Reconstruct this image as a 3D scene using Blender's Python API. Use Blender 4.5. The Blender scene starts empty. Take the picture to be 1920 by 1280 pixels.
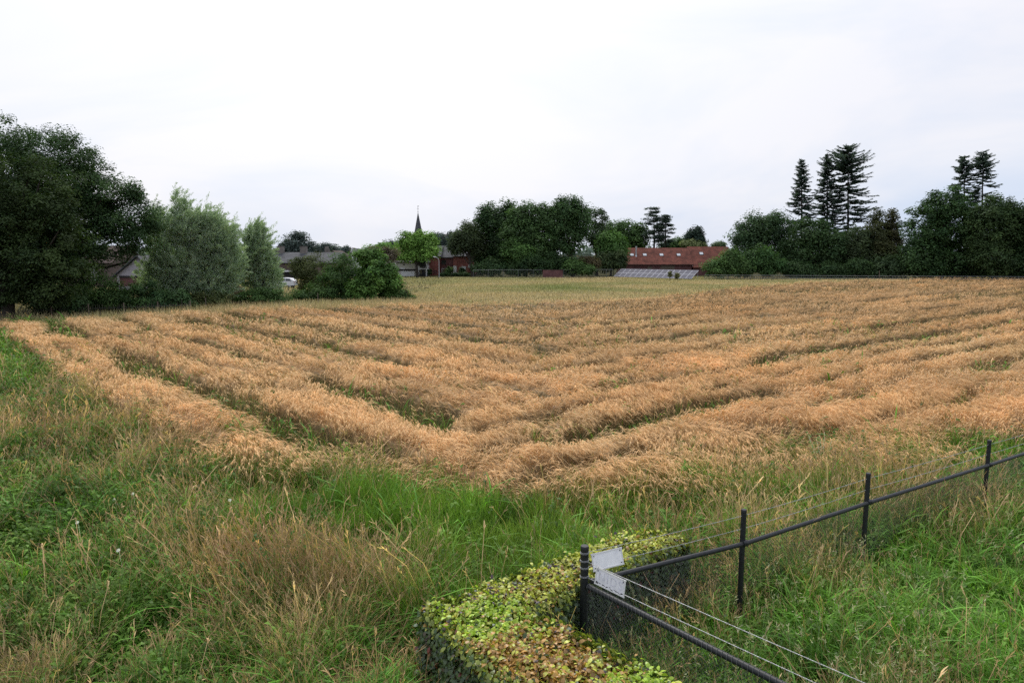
import bpy, math, random
import numpy as np
from mathutils import Vector, Quaternion

# ------------------------------------------------------------------ camera, sky, sun, exposure
S = bpy.context.scene
COL = S.collection
FPX, CX, CY, HORIZON, EYE = 1280.0, 960.0, 640.0, 475.0, 5.0
PITCH = math.atan((CY - HORIZON) / FPX)
cam = bpy.data.objects.new('camera', bpy.data.cameras.new('camera'))
COL.objects.link(cam)
cam.location = (0, 0, EYE)
cam.rotation_euler = (math.pi / 2 - PITCH, 0, 0)
cam.data.sensor_width = 36
cam.data.lens = 24.0
cam.data.clip_end = 6000
S.camera = cam

SUN_EL, SUN_AZ = math.radians(52), math.radians(-12)     # azimuth from +Y towards +X
W = bpy.data.worlds.new('World')
S.world = W
W.use_nodes = True
wn, wl = W.node_tree.nodes, W.node_tree.links
bg = wn['Background']
bg.inputs['Strength'].default_value = 0.1
sky = wn.new('ShaderNodeTexSky')
sky.sky_type = 'NISHITA'
sky.sun_disc = False
sky.sun_elevation = SUN_EL
sky.sun_rotation = SUN_AZ
sky.dust_density = 3
tc = wn.new('ShaderNodeTexCoord')
mp = wn.new('ShaderNodeMapping')
mp.inputs['Scale'].default_value = (1.0, 1.0, 3.2)
nz = wn.new('ShaderNodeTexNoise')
nz.inputs['Scale'].default_value = 1.7
nz.inputs['Detail'].default_value = 5
nz.inputs['Roughness'].default_value = 0.55
nz.inputs['Distortion'].default_value = 0.6
wl.new(tc.outputs['Generated'], mp.inputs['Vector'])
wl.new(mp.outputs['Vector'], nz.inputs['Vector'])
mr = wn.new('ShaderNodeMapRange')
mr.inputs['From Min'].default_value = 0.33
mr.inputs['From Max'].default_value = 0.62
mr.inputs['To Min'].default_value = 0.0
mr.inputs['To Max'].default_value = 1.0
wl.new(nz.outputs['Fac'], mr.inputs['Value'])
# a thin bright overcast; it is brightest round the veiled sun
dp = wn.new('ShaderNodeVectorMath'); dp.operation = 'DOT_PRODUCT'
dp.inputs[1].default_value = (math.sin(SUN_AZ) * math.cos(SUN_EL), math.cos(SUN_AZ) * math.cos(SUN_EL), math.sin(SUN_EL))
wl.new(tc.outputs['Generated'], dp.inputs[0])
gl = wn.new('ShaderNodeMapRange')
gl.inputs['From Min'].default_value = 0.55
gl.inputs['From Max'].default_value = 0.97
gl.inputs['To Min'].default_value = 0.0
gl.inputs['To Max'].default_value = 1.0
gl.interpolation_type = 'SMOOTHSTEP'
wl.new(dp.outputs['Value'], gl.inputs['Value'])
cl = wn.new('ShaderNodeMix'); cl.data_type = 'RGBA'
cl.inputs['A'].default_value = (6.6, 7.7, 9.7, 1)
cl.inputs['B'].default_value = (9.5, 9.5, 10.1, 1)
wl.new(mr.outputs['Result'], cl.inputs['Factor'])
cl2 = wn.new('ShaderNodeMix'); cl2.data_type = 'RGBA'
cl2.inputs['B'].default_value = (12.0, 11.9, 12.2, 1)
wl.new(gl.outputs['Result'], cl2.inputs['Factor'])
wl.new(cl.outputs['Result'], cl2.inputs['A'])
mx = wn.new('ShaderNodeMix'); mx.data_type = 'RGBA'
mx.inputs['Factor'].default_value = 0.9
wl.new(sky.outputs['Color'], mx.inputs['A'])
wl.new(cl2.outputs['Result'], mx.inputs['B'])
wl.new(mx.outputs['Result'], bg.inputs['Color'])

sun = bpy.data.objects.new('sun', bpy.data.lights.new('sun', 'SUN'))
COL.objects.link(sun)
sun.data.energy = 2.2
sun.data.angle = math.radians(22)
sun.data.color = (1.0, 0.95, 0.88)
SUND = Vector((math.sin(SUN_AZ) * math.cos(SUN_EL), math.cos(SUN_AZ) * math.cos(SUN_EL), math.sin(SUN_EL)))
sun.rotation_euler = SUND.to_track_quat('Z', 'Y').to_euler()
sun.location = (0, 0, 60)

S.view_settings.view_transform = 'Standard'
S.view_settings.look = 'None'
S.view_settings.exposure = 0.0
S.view_settings.gamma = 1.0
S.render.engine = 'CYCLES'
S.cycles.use_denoising = False
S.cycles.max_bounces = 6
S.cycles.diffuse_bounces = 3
S.cycles.transmission_bounces = 4
S.cycles.transparent_max_bounces = 4
S.cycles.caustics_reflective = False
S.cycles.caustics_refractive = False

R = np.random.default_rng(7)
random.seed(7)


def at(px, py, h=0.0):
    """ground-plan point seen at pixel (px,py) of the 1920x1280 photograph, at height h"""
    xc, yc = (px - CX) / FPX, (CY - py) / FPX
    dy = math.cos(PITCH) + yc * math.sin(PITCH)
    dz = -math.sin(PITCH) + yc * math.cos(PITCH)
    t = (h - EYE) / dz
    return np.array([xc * t, dy * t])


def atY(px, py, Y):
    """point at distance Y seen at pixel (px,py)"""
    xc, yc = (px - CX) / FPX, (CY - py) / FPX
    dy = math.cos(PITCH) + yc * math.sin(PITCH)
    dz = -math.sin(PITCH) + yc * math.cos(PITCH)
    t = Y / dy
    return np.array([xc * t, Y, EYE + dz * t])


def proj(x, y, z=0.0):
    """photo pixel of a world point (used only to lay out vegetation zones)"""
    yy = y * math.cos(PITCH) - (z - EYE) * math.sin(PITCH)
    zz = y * math.sin(PITCH) + (z - EYE) * math.cos(PITCH)
    return CX + FPX * x / yy, CY - FPX * zz / yy


# ------------------------------------------------------------------ noise
_T = {}


def vnoise(x, y, seed=0):
    if seed not in _T:
        _T[seed] = np.random.default_rng(1000 + seed).random((256, 256))
    T = _T[seed]
    x, y = np.asarray(x, float), np.asarray(y, float)
    xi, yi = np.floor(x).astype(int), np.floor(y).astype(int)
    fx, fy = x - xi, y - yi
    fx = fx * fx * (3 - 2 * fx)
    fy = fy * fy * (3 - 2 * fy)
    a, b = T[xi & 255, yi & 255], T[(xi + 1) & 255, yi & 255]
    c, d = T[xi & 255, (yi + 1) & 255], T[(xi + 1) & 255, (yi + 1) & 255]
    return (a * (1 - fx) + b * fx) * (1 - fy) + (c * (1 - fx) + d * fx) * fy


def fbm(x, y, seed=0, octv=3):
    s, a, t = 0.0, 1.0, 0.0
    for o in range(octv):
        s = s + a * vnoise(np.asarray(x) * 2 ** o + 17.3 * o, np.asarray(y) * 2 ** o + 9.1 * o, seed + o)
        t += a
        a *= 0.5
    return s / t


def sstep(a, b, x):
    t = np.clip((np.asarray(x, float) - a) / (b - a), 0, 1)
    return t * t * (3 - 2 * t)


# ------------------------------------------------------------------ mesh accumulation
class Acc:
    def __init__(self):
        self.v, self.f, self.c, self.m, self.s = [], [], [], [], []
        self.n = 0

    def add(self, v, f, c=(1, 1, 1), m=0, smooth=False):
        v = np.asarray(v, np.float32).reshape(-1, 3)
        f = np.asarray(f, np.int64).reshape(-1, 4)
        c = np.asarray(c, np.float32)
        if c.ndim == 1:
            c = np.broadcast_to(c, (len(f), 3))
        self.v.append(v); self.f.append(f + self.n); self.c.append(c)
        self.m.append(np.full(len(f), m, np.int32)); self.s.append(np.full(len(f), smooth, bool))
        self.n += len(v)
        return self

    def strips(self, C, Wd, Sd, col, m=0, smooth=False):
        """ribbons: centres C (N,K,3), widths Wd (N,K), side vectors Sd (N,3) or (N,K,3)"""
        N, K = C.shape[:2]
        if N == 0:
            return self
        if Sd.ndim == 2:
            Sd = Sd[:, None, :]
        h = Sd * (Wd[..., None] * 0.5)
        V = np.stack([C - h, C + h], 2).reshape(N * K * 2, 3)
        base = (np.arange(N) * K * 2)[:, None]
        k = np.arange(K - 1) * 2
        F = np.stack([base + k, base + k + 1, base + k + 3, base + k + 2], -1).reshape(-1, 4)
        col = np.asarray(col, np.float32)
        if col.ndim == 2:
            col = np.repeat(col[:, None, :], K - 1, 1)
        return self.add(V, F, col.reshape(-1, 3), m, smooth)

    def tube(self, P, r, n=8, c=(1, 1, 1), m=0, cap=True):
        P = np.asarray(P, float)
        K = len(P)
        r = np.broadcast_to(np.asarray(r, float), (K,))
        T = np.gradient(P, axis=0)
        T /= np.linalg.norm(T, axis=1)[:, None] + 1e-9
        ref = np.array([0, 0, 1.0]) if abs(T[0, 2]) < 0.9 else np.array([1.0, 0, 0])
        U = np.cross(T, ref); U /= np.linalg.norm(U, axis=1)[:, None] + 1e-9
        Vv = np.cross(T, U)
        a = np.arange(n) * 2 * math.pi / n
        ring = U[:, None] * np.cos(a)[None, :, None] + Vv[:, None] * np.sin(a)[None, :, None]
        V = (P[:, None] + ring * r[:, None, None]).reshape(-1, 3)
        i = np.arange(n); j = (i + 1) % n
        F = np.concatenate([np.stack([k * n + i, k * n + j, (k + 1) * n + j, (k + 1) * n + i], -1) for k in range(K - 1)])
        self.add(V, F, c, m, True)
        if cap:
            for k in (0, K - 1):
                V2 = np.concatenate([V[k * n:(k + 1) * n], P[k:k + 1]])
                F2 = np.stack([i[::2], j[::2], (j[::2] + 1) % n, np.full(len(i[::2]), n)], -1)
                self.add(V2, F2, c, m, False)
        return self

    def box(self, c, s, rz=0.0, col=(1, 1, 1), m=0, R3=None):
        """box centred at c with size s, turned rz about z (or by matrix R3)"""
        s = np.asarray(s, float) / 2
        q = np.array([[x, y, z] for x in (-1, 1) for y in (-1, 1) for z in (-1, 1)], float) * s
        M = R3 if R3 is not None else np.array([[math.cos(rz), -math.sin(rz), 0], [math.sin(rz), math.cos(rz), 0], [0, 0, 1]])
        V = q @ np.asarray(M).T + np.asarray(c, float)
        F = [[0, 1, 3, 2], [4, 6, 7, 5], [0, 4, 5, 1], [2, 3, 7, 6], [0, 2, 6, 4], [1, 5, 7, 3]]
        return self.add(V, F, col, m)

    def prism(self, poly, off, col=(1, 1, 1), m=0):
        """closed prism: 3-D polygon poly swept by vector off"""
        A = np.asarray(poly, float); n = len(A)
        V = np.concatenate([A, A + np.asarray(off, float)])
        i = np.arange(n); j = (i + 1) % n
        self.add(V, np.stack([i, j, j + n, i + n], -1), col, m)
        for o in (0, n):
            if n == 4:
                self.add(V, [[o, o + 1, o + 2, o + 3]], col, m)
            else:
                F = [[o, o + k, o + k + 1, o + min(k + 2, n - 1)] for k in range(1, n - 1, 2)]
                self.add(V, F, col, m)
        return self

    def build(self, name, mats, parent=None, origin=(0, 0, 0)):
        V = np.concatenate(self.v) - np.asarray(origin, np.float32)
        F = np.concatenate(self.f); C = np.concatenate(self.c)
        tri = F[:, 2] == F[:, 3]
        me = bpy.data.meshes.new(name)
        cnt = np.where(tri, 3, 4)
        keep = np.ones(F.shape, bool); keep[tri, 3] = False
        loops = F[keep].astype(np.int32)
        me.vertices.add(len(V)); me.vertices.foreach_set('co', V.astype(np.float32).ravel())
        me.loops.add(len(loops)); me.loops.foreach_set('vertex_index', loops)
        me.polygons.add(len(F))
        st = np.zeros(len(F), np.int32); st[1:] = np.cumsum(cnt)[:-1]
        me.polygons.foreach_set('loop_start', st)
        me.polygons.foreach_set('material_index', np.concatenate(self.m))
        me.polygons.foreach_set('use_smooth', np.concatenate(self.s))
        at_ = me.attributes.new('col', 'FLOAT_COLOR', 'FACE')
        at_.data.foreach_set('color', np.concatenate([C, np.ones((len(C), 1), np.float32)], 1).astype(np.float32).ravel())
        for m in (mats if isinstance(mats, (list, tuple)) else [mats]):
            me.materials.append(m)
        me.update(calc_edges=True)
        o = bpy.data.objects.new(name, me)
        COL.objects.link(o)
        if parent is not None:
            o.parent = parent
        else:
            o.location = origin
        return o


def tag(o, label, cat, group=None, kind=None):
    o['label'] = label
    o['category'] = cat
    if group: o['group'] = group
    if kind: o['kind'] = kind
    return o


def thing(name, label, cat, loc, group=None):
    o = bpy.data.objects.new(name, None)
    o.empty_display_size = 0.3
    COL.objects.link(o)
    o.location = (float(loc[0]), float(loc[1]), float(loc[2]) if len(loc) > 2 else 0.0)
    return tag(o, label, cat, group)


def part(name, acc, mat, root, up=None):
    """part of ROOT (or sub-part of part UP), geometry given in world coordinates"""
    return acc.build(name, mat, up if up is not None else root, origin=tuple(root.location))


# ------------------------------------------------------------------ materials
def mat(name):
    m = bpy.data.materials.new(name)
    m.use_nodes = True
    return m, m.node_tree.nodes, m.node_tree.links, m.node_tree.nodes['Principled BSDF']


def plain(name, col, rough=0.6, metal=0.0, spec=0.4, vary=0.18, scale=6.0, bump=0.0):
    m, n, l, b = mat(name)
    b.inputs['Roughness'].default_value = rough
    b.inputs['Metallic'].default_value = metal
    b.inputs['Specular IOR Level'].default_value = spec
    t = n.new('ShaderNodeTexCoord')
    z = n.new('ShaderNodeTexNoise'); z.inputs['Scale'].default_value = scale; z.inputs['Detail'].default_value = 5
    l.new(t.outputs['Object'], z.inputs['Vector'])
    r = n.new('ShaderNodeValToRGB')
    c = np.array(col)
    r.color_ramp.elements[0].position = 0.3; r.color_ramp.elements[1].position = 0.72
    r.color_ramp.elements[0].color = (*np.clip(c * (1 - vary), 0, 1), 1)
    r.color_ramp.elements[1].color = (*np.clip(c * (1 + vary), 0, 1), 1)
    l.new(z.outputs['Fac'], r.inputs['Fac'])
    l.new(r.outputs['Color'], b.inputs['Base Color'])
    if bump:
        bp = n.new('ShaderNodeBump'); bp.inputs['Strength'].default_value = bump
        l.new(z.outputs['Fac'], bp.inputs['Height']); l.new(bp.outputs['Normal'], b.inputs['Normal'])
    return m


def bricky(name, c1, c2, mortar, bw, rh, rough=0.85, msize=0.012, axis='XZ'):
    m, n, l, b = mat(name)
    b.inputs['Roughness'].default_value = rough
    b.inputs['Specular IOR Level'].default_value = 0.2
    t = n.new('ShaderNodeTexCoord')
    sp = n.new('ShaderNodeSeparateXYZ'); l.new(t.outputs['Object'], sp.inputs['Vector'])
    ad = n.new('ShaderNodeMath'); ad.operation = 'ADD'
    l.new(sp.outputs['X'], ad.inputs[0]); l.new(sp.outputs['Y'], ad.inputs[1])
    cb = n.new('ShaderNodeCombineXYZ'); l.new(ad.outputs[0], cb.inputs['X']); l.new(sp.outputs['Z'], cb.inputs['Y'])
    br = n.new('ShaderNodeTexBrick')
    br.inputs['Scale'].default_value = 1
    br.inputs['Brick Width'].default_value = bw; br.inputs['Row Height'].default_value = rh
    br.inputs['Mortar Size'].default_value = msize
    br.inputs['Color1'].default_value = (*c1, 1); br.inputs['Color2'].default_value = (*c2, 1); br.inputs['Mortar'].default_value = (*mortar, 1)
    l.new(cb.outputs['Vector'], br.inputs['Vector'])
    z = n.new('ShaderNodeTexNoise'); z.inputs['Scale'].default_value = 0.9; z.inputs['Detail'].default_value = 6
    l.new(t.outputs['Object'], z.inputs['Vector'])
    mr_ = n.new('ShaderNodeMapRange'); mr_.inputs['From Min'].default_value = 0.3; mr_.inputs['From Max'].default_value = 0.7
    mr_.inputs['To Min'].default_value = 0.6; mr_.inputs['To Max'].default_value = 1.3
    l.new(z.outputs['Fac'], mr_.inputs['Value'])
    mu = n.new('ShaderNodeVectorMath'); mu.operation = 'SCALE'
    l.new(br.outputs['Color'], mu.inputs[0]); l.new(mr_.outputs['Result'], mu.inputs['Scale'])
    l.new(mu.outputs['Vector'], b.inputs['Base Color'])
    return m


def leafy(name, trans=0.3, gloss=0.06, rough=0.45, tint=(1.1, 1.25, 0.6)):
    m = bpy.data.materials.new(name)
    m.use_nodes = True
    n, l = m.node_tree.nodes, m.node_tree.links
    n.clear()
    out = n.new('ShaderNodeOutputMaterial')
    a = n.new('ShaderNodeAttribute'); a.attribute_name = 'col'
    d = n.new('ShaderNodeBsdfDiffuse'); tr = n.new('ShaderNodeBsdfTranslucent')
    l.new(a.outputs['Color'], d.inputs['Color'])
    sc = n.new('ShaderNodeVectorMath'); sc.operation = 'MULTIPLY'; sc.inputs[1].default_value = tint
    l.new(a.outputs['Color'], sc.inputs[0]); l.new(sc.outputs['Vector'], tr.inputs['Color'])
    m1 = n.new('ShaderNodeMixShader'); m1.inputs['Fac'].default_value = trans
    l.new(d.outputs[0], m1.inputs[1]); l.new(tr.outputs[0], m1.inputs[2])
    g = n.new('ShaderNodeBsdfGlossy'); g.inputs['Roughness'].default_value = rough
    g.inputs['Color'].default_value = (0.8, 0.85, 0.9, 1)
    m2 = n.new('ShaderNodeMixShader'); m2.inputs['Fac'].default_value = gloss
    l.new(m1.outputs[0], m2.inputs[1]); l.new(g.outputs[0], m2.inputs[2])
    l.new(m2.outputs[0], out.inputs['Surface'])
    return m


M = {}
M['leaf'] = leafy('tree_leaves', 0.3, 0.012)
M['willowleaf'] = leafy('willow_leaves', 0.4, 0.02)
M['hedge'] = leafy('hedge_leaves', 0.3, 0.05, 0.4)
M['grass'] = leafy('grass_blades', 0.33, 0.015)
M['straw'] = leafy('barley_straw', 0.22, 0.02, 0.5, (1.08, 1.02, 0.8))
M['pasture'] = leafy('pasture_blades', 0.25, 0.015, 0.5, (1.05, 1.05, 0.85))
M['bark'] = plain('bark', (0.05, 0.042, 0.034), 0.95, scale=5, vary=0.4, bump=0.6)
M['palebark'] = plain('pale_bark', (0.13, 0.115, 0.09), 0.95, scale=5, vary=0.3, bump=0.6)
M['hedgecore'] = plain('hedge_dark_core', (0.02, 0.017, 0.013), 0.95)  # near black, stands for the shade inside the hedge
M['steel'] = plain('painted_steel', (0.013, 0.015, 0.018), 0.5, 0.0, 0.5, vary=0.45, scale=25, bump=0.15)
M['galv'] = plain('galvanised_wire', (0.42, 0.43, 0.44), 0.45, 0.5, 0.5, scale=40)
M['meshwire'] = plain('coated_mesh_wire', (0.12, 0.13, 0.125), 0.5, 0.0, 0.4, scale=40)
M['signwhite'] = plain('sign_white', (0.90, 0.90, 0.93), 0.5, vary=0.12, scale=9)
M['signface'] = plain('weathered_sign_face', (0.78, 0.78, 0.84), 0.55, vary=0.14, scale=14)
M['signink'] = plain('faded_sign_lettering', (0.64, 0.64, 0.71), 0.6, vary=0.2, scale=20)
M['signdirt'] = plain('sign_dirt', (0.06, 0.06, 0.055), 0.8, vary=0.4, scale=30)
M['brick'] = bricky('red_brick', (0.36, 0.085, 0.065), (0.27, 0.06, 0.05), (0.24, 0.16, 0.14), 0.22, 0.065)
M['brickdark'] = bricky('dark_red_brick', (0.18, 0.06, 0.055), (0.13, 0.046, 0.046), (0.14, 0.1, 0.1), 0.22, 0.065)
M['brickbrown'] = bricky('brown_brick', (0.15, 0.10, 0.08), (0.11, 0.075, 0.062), (0.15, 0.13, 0.12), 0.22, 0.065)
M['brickgrey'] = bricky('grey_brown_brick', (0.20, 0.17, 0.15), (0.15, 0.13, 0.12), (0.18, 0.17, 0.16), 0.22, 0.065)
M['tile'] = bricky('red_roof_tiles', (0.27, 0.085, 0.056), (0.17, 0.055, 0.04), (0.06, 0.03, 0.025), 0.28, 0.2, msize=0.03)
M['slate'] = bricky('grey_roof_tiles', (0.12, 0.125, 0.135), (0.09, 0.095, 0.105), (0.03, 0.03, 0.035), 0.3, 0.22, msize=0.02)
M['browntile'] = bricky('brown_roof_tiles', (0.12, 0.085, 0.075), (0.09, 0.065, 0.06), (0.04, 0.03, 0.03), 0.3, 0.22, msize=0.02)
M['render'] = plain('cream_render', (0.50, 0.48, 0.42), 0.85, vary=0.1, scale=2)
M['white'] = plain('white_paint', (0.72, 0.72, 0.72), 0.5, vary=0.06, scale=3)
M['lilac'] = plain('pale_grey_cladding', (0.40, 0.37, 0.40), 0.7, vary=0.08, scale=2)
M['dark'] = plain('dark_timber', (0.02, 0.018, 0.017), 0.8, vary=0.3)
M['wood'] = plain('weathered_wood', (0.14, 0.11, 0.085), 0.9, vary=0.35, scale=12)
M['fencewood'] = plain('old_fence_wood', (0.06, 0.048, 0.04), 0.9, vary=0.4, scale=12)
M['shelterroof'] = plain('thatch', (0.15, 0.085, 0.055), 0.95, vary=0.35, scale=10, bump=0.5)
M['glass'] = plain('window_glass', (0.03, 0.035, 0.04), 0.08, 0.0, 0.8, vary=0.2, scale=1)
M['skylight'] = plain('skylight_glass', (0.5, 0.54, 0.58), 0.05, 0.7, 0.8, vary=0.05, scale=1)
M['zinc'] = plain('zinc', (0.48, 0.5, 0.52), 0.35, 0.6, 0.5, vary=0.12)
M['carpaint'] = plain('white_car_paint', (0.75, 0.76, 0.78), 0.2, 0.0, 0.6, vary=0.03)
M['rubber'] = plain('rubber', (0.02, 0.02, 0.02), 0.8)
M['red'] = plain('tail_lamp_red', (0.35, 0.02, 0.02), 0.2)
M['lampgrey'] = plain('lamp_post_grey', (0.42, 0.43, 0.44), 0.5, 0.2, vary=0.08)
M['solar'] = plain('solar_cells', (0.045, 0.05, 0.085), 0.55, 0.0, 0.10, vary=0.25, scale=1.5)
M['solarframe'] = plain('matt_panel_frame', (0.46, 0.46, 0.50), 0.9, 0.0, 0.05)
M['petal'] = leafy('white_petals', 0.3, 0.0)

# ------------------------------------------------------------------ the ground
gm, gn, gk, gb = mat('meadow_soil')
gb.inputs['Roughness'].default_value = 1.0
gb.inputs['Specular IOR Level'].default_value = 0.05
gt = gn.new('ShaderNodeTexCoord')
g1 = gn.new('ShaderNodeTexNoise'); g1.inputs['Scale'].default_value = 0.35; g1.inputs['Detail'].default_value = 8
gk.new(gt.outputs['Object'], g1.inputs['Vector'])
gr = gn.new('ShaderNodeValToRGB')
gr.color_ramp.elements[0].position = 0.35; gr.color_ramp.elements[0].color = (0.020, 0.030, 0.010, 1)
gr.color_ramp.elements[1].position = 0.68; gr.color_ramp.elements[1].color = (0.075, 0.062, 0.026, 1)
gk.new(g1.outputs['Fac'], gr.inputs['Fac']); gk.new(gr.outputs['Color'], gb.inputs['Base Color'])
A = Acc()
q = 2500.0
A.add([[-q, -q, 0], [q, -q, 0], [q, q, 0], [-q, q, 0]], [[0, 1, 2, 3]])
tag(A.build('ground', gm), 'flat grassy ground under the field and meadow', 'ground', kind='structure')

# ------------------------------------------------------------------ field layout
NL = np.array([0.739, 0.674])          # inward normal of the left edge
NR = np.array([-0.595, 0.804])         # inward normal of the near right edge
FAR = np.array([(-60, 30), (-40, 41.5), (-31, 44.5), (-27, 50), (-24, 54.5), (-16, 58.5), (-9, 61.5), (2, 63.5), (13, 70), (33, 96), (58, 117), (100, 129), (260, 150)], float)


def field(x, y):
    """barley presence 0..1, strip gap 0..1, and strip coordinate at ground points"""
    x = np.asarray(x, float); y = np.asarray(y, float)
    kL = (NL[0] * x + NL[1] * y - 7.3) / 3.7
    kR = (NR[0] * x + NR[1] * y - 8.5) / 3.87
    warp = (fbm(x * 0.16, y * 0.16, 3) - 0.5) * 0.42 + (fbm(x * 0.9, y * 0.9, 4) - 0.5) * 0.10
    left = kL + (fbm(x * 0.28, y * 0.28, 5) - 0.5) * 2.6 < kR
    k = np.where(left, kL, kR) + warp * np.where(left, 0.6, 1.0)
    dist = np.abs(k - np.round(k)) * 3.75
    # noise stretched along the strip
    alongL = -NL[1] * x + NL[0] * y
    alongR = NR[1] * x - NR[0] * y
    al = np.where(left, alongL, alongR)
    row = np.round(k)
    nn = fbm(al * 0.075 + row * 7.7, row * 3.3 + dist * 0.2, 11)
    w = np.where(left, 0.36 + 0.50 * sstep(0.25, 0.55, nn), 0.24 + 0.50 * sstep(0.25, 0.58, nn))
    nearR = (~left) & (row <= 0)
    w = np.where(nearR, w * 0.3 - 0.1, w)
    w = w + 0.35 * sstep(40, 80, y) * sstep(0.35, 0.6, fbm(al * 0.04 + row * 3.1, row * 5.3, 15))
    gap = 1 - sstep(w - 0.15, w + 0.35, dist)
    d2 = np.abs(k - 0.5 - np.round(k - 0.5)) * 3.75
    n2 = fbm(al * 0.14 + row * 4.1 + 60, row * 2.7, 13)
    w2 = np.where(left, -0.36, -0.26) + 0.62 * sstep(0.34, 0.56, n2)
    gap = np.maximum(gap, 0.8 * (1 - sstep(w2 - 0.1, w2 + 0.3, d2)))
    # the messy mitre where the two headlands meet
    mit = np.exp(-((kL - kR) / 0.22) ** 2) * sstep(0.5, 0.66, fbm(x * 0.5, y * 0.5, 21)) * (np.minimum(kL, kR) > 0.8)
    gap = np.maximum(gap, mit * 0.6)
    # small lodged hollows
    hol = sstep(0.66, 0.78, fbm(x * 0.33 + 40, y * 0.33, 25))
    gap = np.maximum(gap, hol * 0.6)
    rag = (fbm(x * 0.55, y * 0.55, 31) - 0.5)
    q1 = -0.335 * x + 0.94 * y
    q2 = 0.447 * x + 0.894 * y
    front = np.minimum(q1, q2 + 0.65) + rag * 2.0
    ins = sstep(-0.78, -0.64, kL + rag * 0.16) * sstep(10.3, 13.6, front)
    fy = np.interp(x, FAR[:, 0], FAR[:, 1]) + rag * 3
    ins = ins * sstep(0.0, 2.0, fy - y)
    return ins, gap * ins, k, left


HEDGE = np.array([(-1.03, 7.12), (1.93, 9.3), (2.44, 8.95), (0.86, 7.72), (0.30, 7.02), (2.35, 4.95), (1.35, 3.75)], float)


def in_poly(x, y, P):
    r = np.zeros(np.shape(x), bool)
    n = len(P)
    for i in range(n):
        (x1, y1), (x2, y2) = P[i], P[(i + 1) % n]
        c = ((y1 > y) != (y2 > y)) & (x < (x2 - x1) * (y - y1) / (y2 - y1 + 1e-12) + x1)
        r ^= c
    return r


POST = [np.array(p) for p in [(0.84, 7.52), (3.06, 8.65), (5.48, 10.15), (8.64, 12.02), (11.6, 13.85), (14.6, 15.7)]]
FRONT_END = np.array([4.3, 3.45])

# ------------------------------------------------------------------ barley
def ribbons_bent(base, h, th, lean, K, droop=0.0):
    """bent stems: base (N,2), height, lean direction, lean length"""
    t = np.linspace(0, 1, K)[None, :]
    ox = np.cos(th)[:, None] * (lean[:, None] * t ** 2)
    oy = np.sin(th)[:, None] * (lean[:, None] * t ** 2)
    z = h[:, None] * (t - droop[:, None] * t ** 3 if not np.isscalar(droop) else t - droop * t ** 3)
    return np.stack([base[:, :1] + ox, base[:, 1:2] + oy, z], -1)


def scatter_u(n, y0, y1, u0, u1, rng=R):
    y = np.exp(rng.uniform(math.log(y0), math.log(y1), n))
    return rng.uniform(u0, u1, n) * y, y


A = Acc()
NB = 420000
x, y = scatter_u(NB, 12.0, 150, -1.02, 1.08)
ins, gap, kk, left = field(x, y)
keep = (R.random(NB) < ins * (1 - 0.93 * gap))
x, y, ins, gap, kk, left = x[keep], y[keep], ins[keep], gap[keep], kk[keep], left[keep]
n = len(x)
rowt = vnoise(kk * 1.7 + 200, np.where(left, -NL[1] * x + NL[0] * y, NR[1] * x - NR[0] * y) * 0.05, 58)
sc = np.clip((y / 17.0), 0.9, 6) ** 0.8
big = fbm(x * 0.12, y * 0.12, 41)
med = fbm(x * 0.8, y * 0.8, 45)
h = (0.90 + 0.20 * (fbm(x * 0.25, y * 0.25, 47) - 0.5)) * (1 - 0.35 * gap) * R.uniform(0.84, 1.1, n) * (0.72 + 0.28 * ins)
th = -0.55 + (fbm(x * 0.35, y * 0.35, 51) - 0.5) * 5.5 + (fbm(x * 2.4, y * 2.4, 53) - 0.5) * 3.0 + R.normal(0, 0.40, n)
lean = h * (0.06 + 0.42 * sstep(0.35, 0.75, fbm(x * 0.6, y * 0.6, 55)) + R.uniform(0, 0.22, n))
P = np.stack([x, y], 1)
side = np.stack([-np.sin(th), np.cos(th), np.zeros(n)], 1)
rs = R.normal(0, 0.5, n)
side = np.stack([-np.sin(th + rs), np.cos(th + rs), R.normal(0, .2, n)], 1)
side /= np.linalg.norm(side, axis=1)[:, None]
stem = ribbons_bent(P, h, th, lean, 4, 0.1)
tint = np.stack([0.97 + 0.0 * big, 0.90 + 0.18 * big, 0.82 + 0.34 * big], 1) * (0.80 + 0.4 * med[:, None]) * R.uniform(0.86, 1.14, n)[:, None] * (0.86 + 0.28 * rowt)[:, None] * (0.74 + 0.52 * fbm(x * 5, y * 5, 57))[:, None]
stalkc = np.array([0.65, 0.42, 0.215])
earc = np.array([0.83, 0.54, 0.285])
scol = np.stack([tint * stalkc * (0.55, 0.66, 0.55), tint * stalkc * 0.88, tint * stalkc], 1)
ws = np.repeat((0.006 * sc)[:, None], 4, 1)
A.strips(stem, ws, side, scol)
tip, prev = stem[:, 3], stem[:, 2]
d = tip - prev
d /= np.linalg.norm(d, axis=1)[:, None]
lenE = 0.11 * sc ** 0.4
dr = R.uniform(0.25, 1.25, n)
dirh = np.stack([np.cos(th), np.sin(th), np.zeros(n)], 1)
e1 = tip + lenE[:, None] * (0.5 * d + 0.35 * dirh * (0.4 + 0.6 * dr)[:, None] - np.array([0, 0, 1]) * (0.20 * dr)[:, None])
e2 = e1 + lenE[:, None] * (0.2 * d + 0.40 * dirh - np.array([0, 0, 1]) * (0.55 * dr)[:, None])
ear = np.stack([tip, e1, e2], 1)
A.strips(ear, np.stack([0.008 * sc, 0.015 * sc, 0.008 * sc], 1), side, tint * earc)
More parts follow.
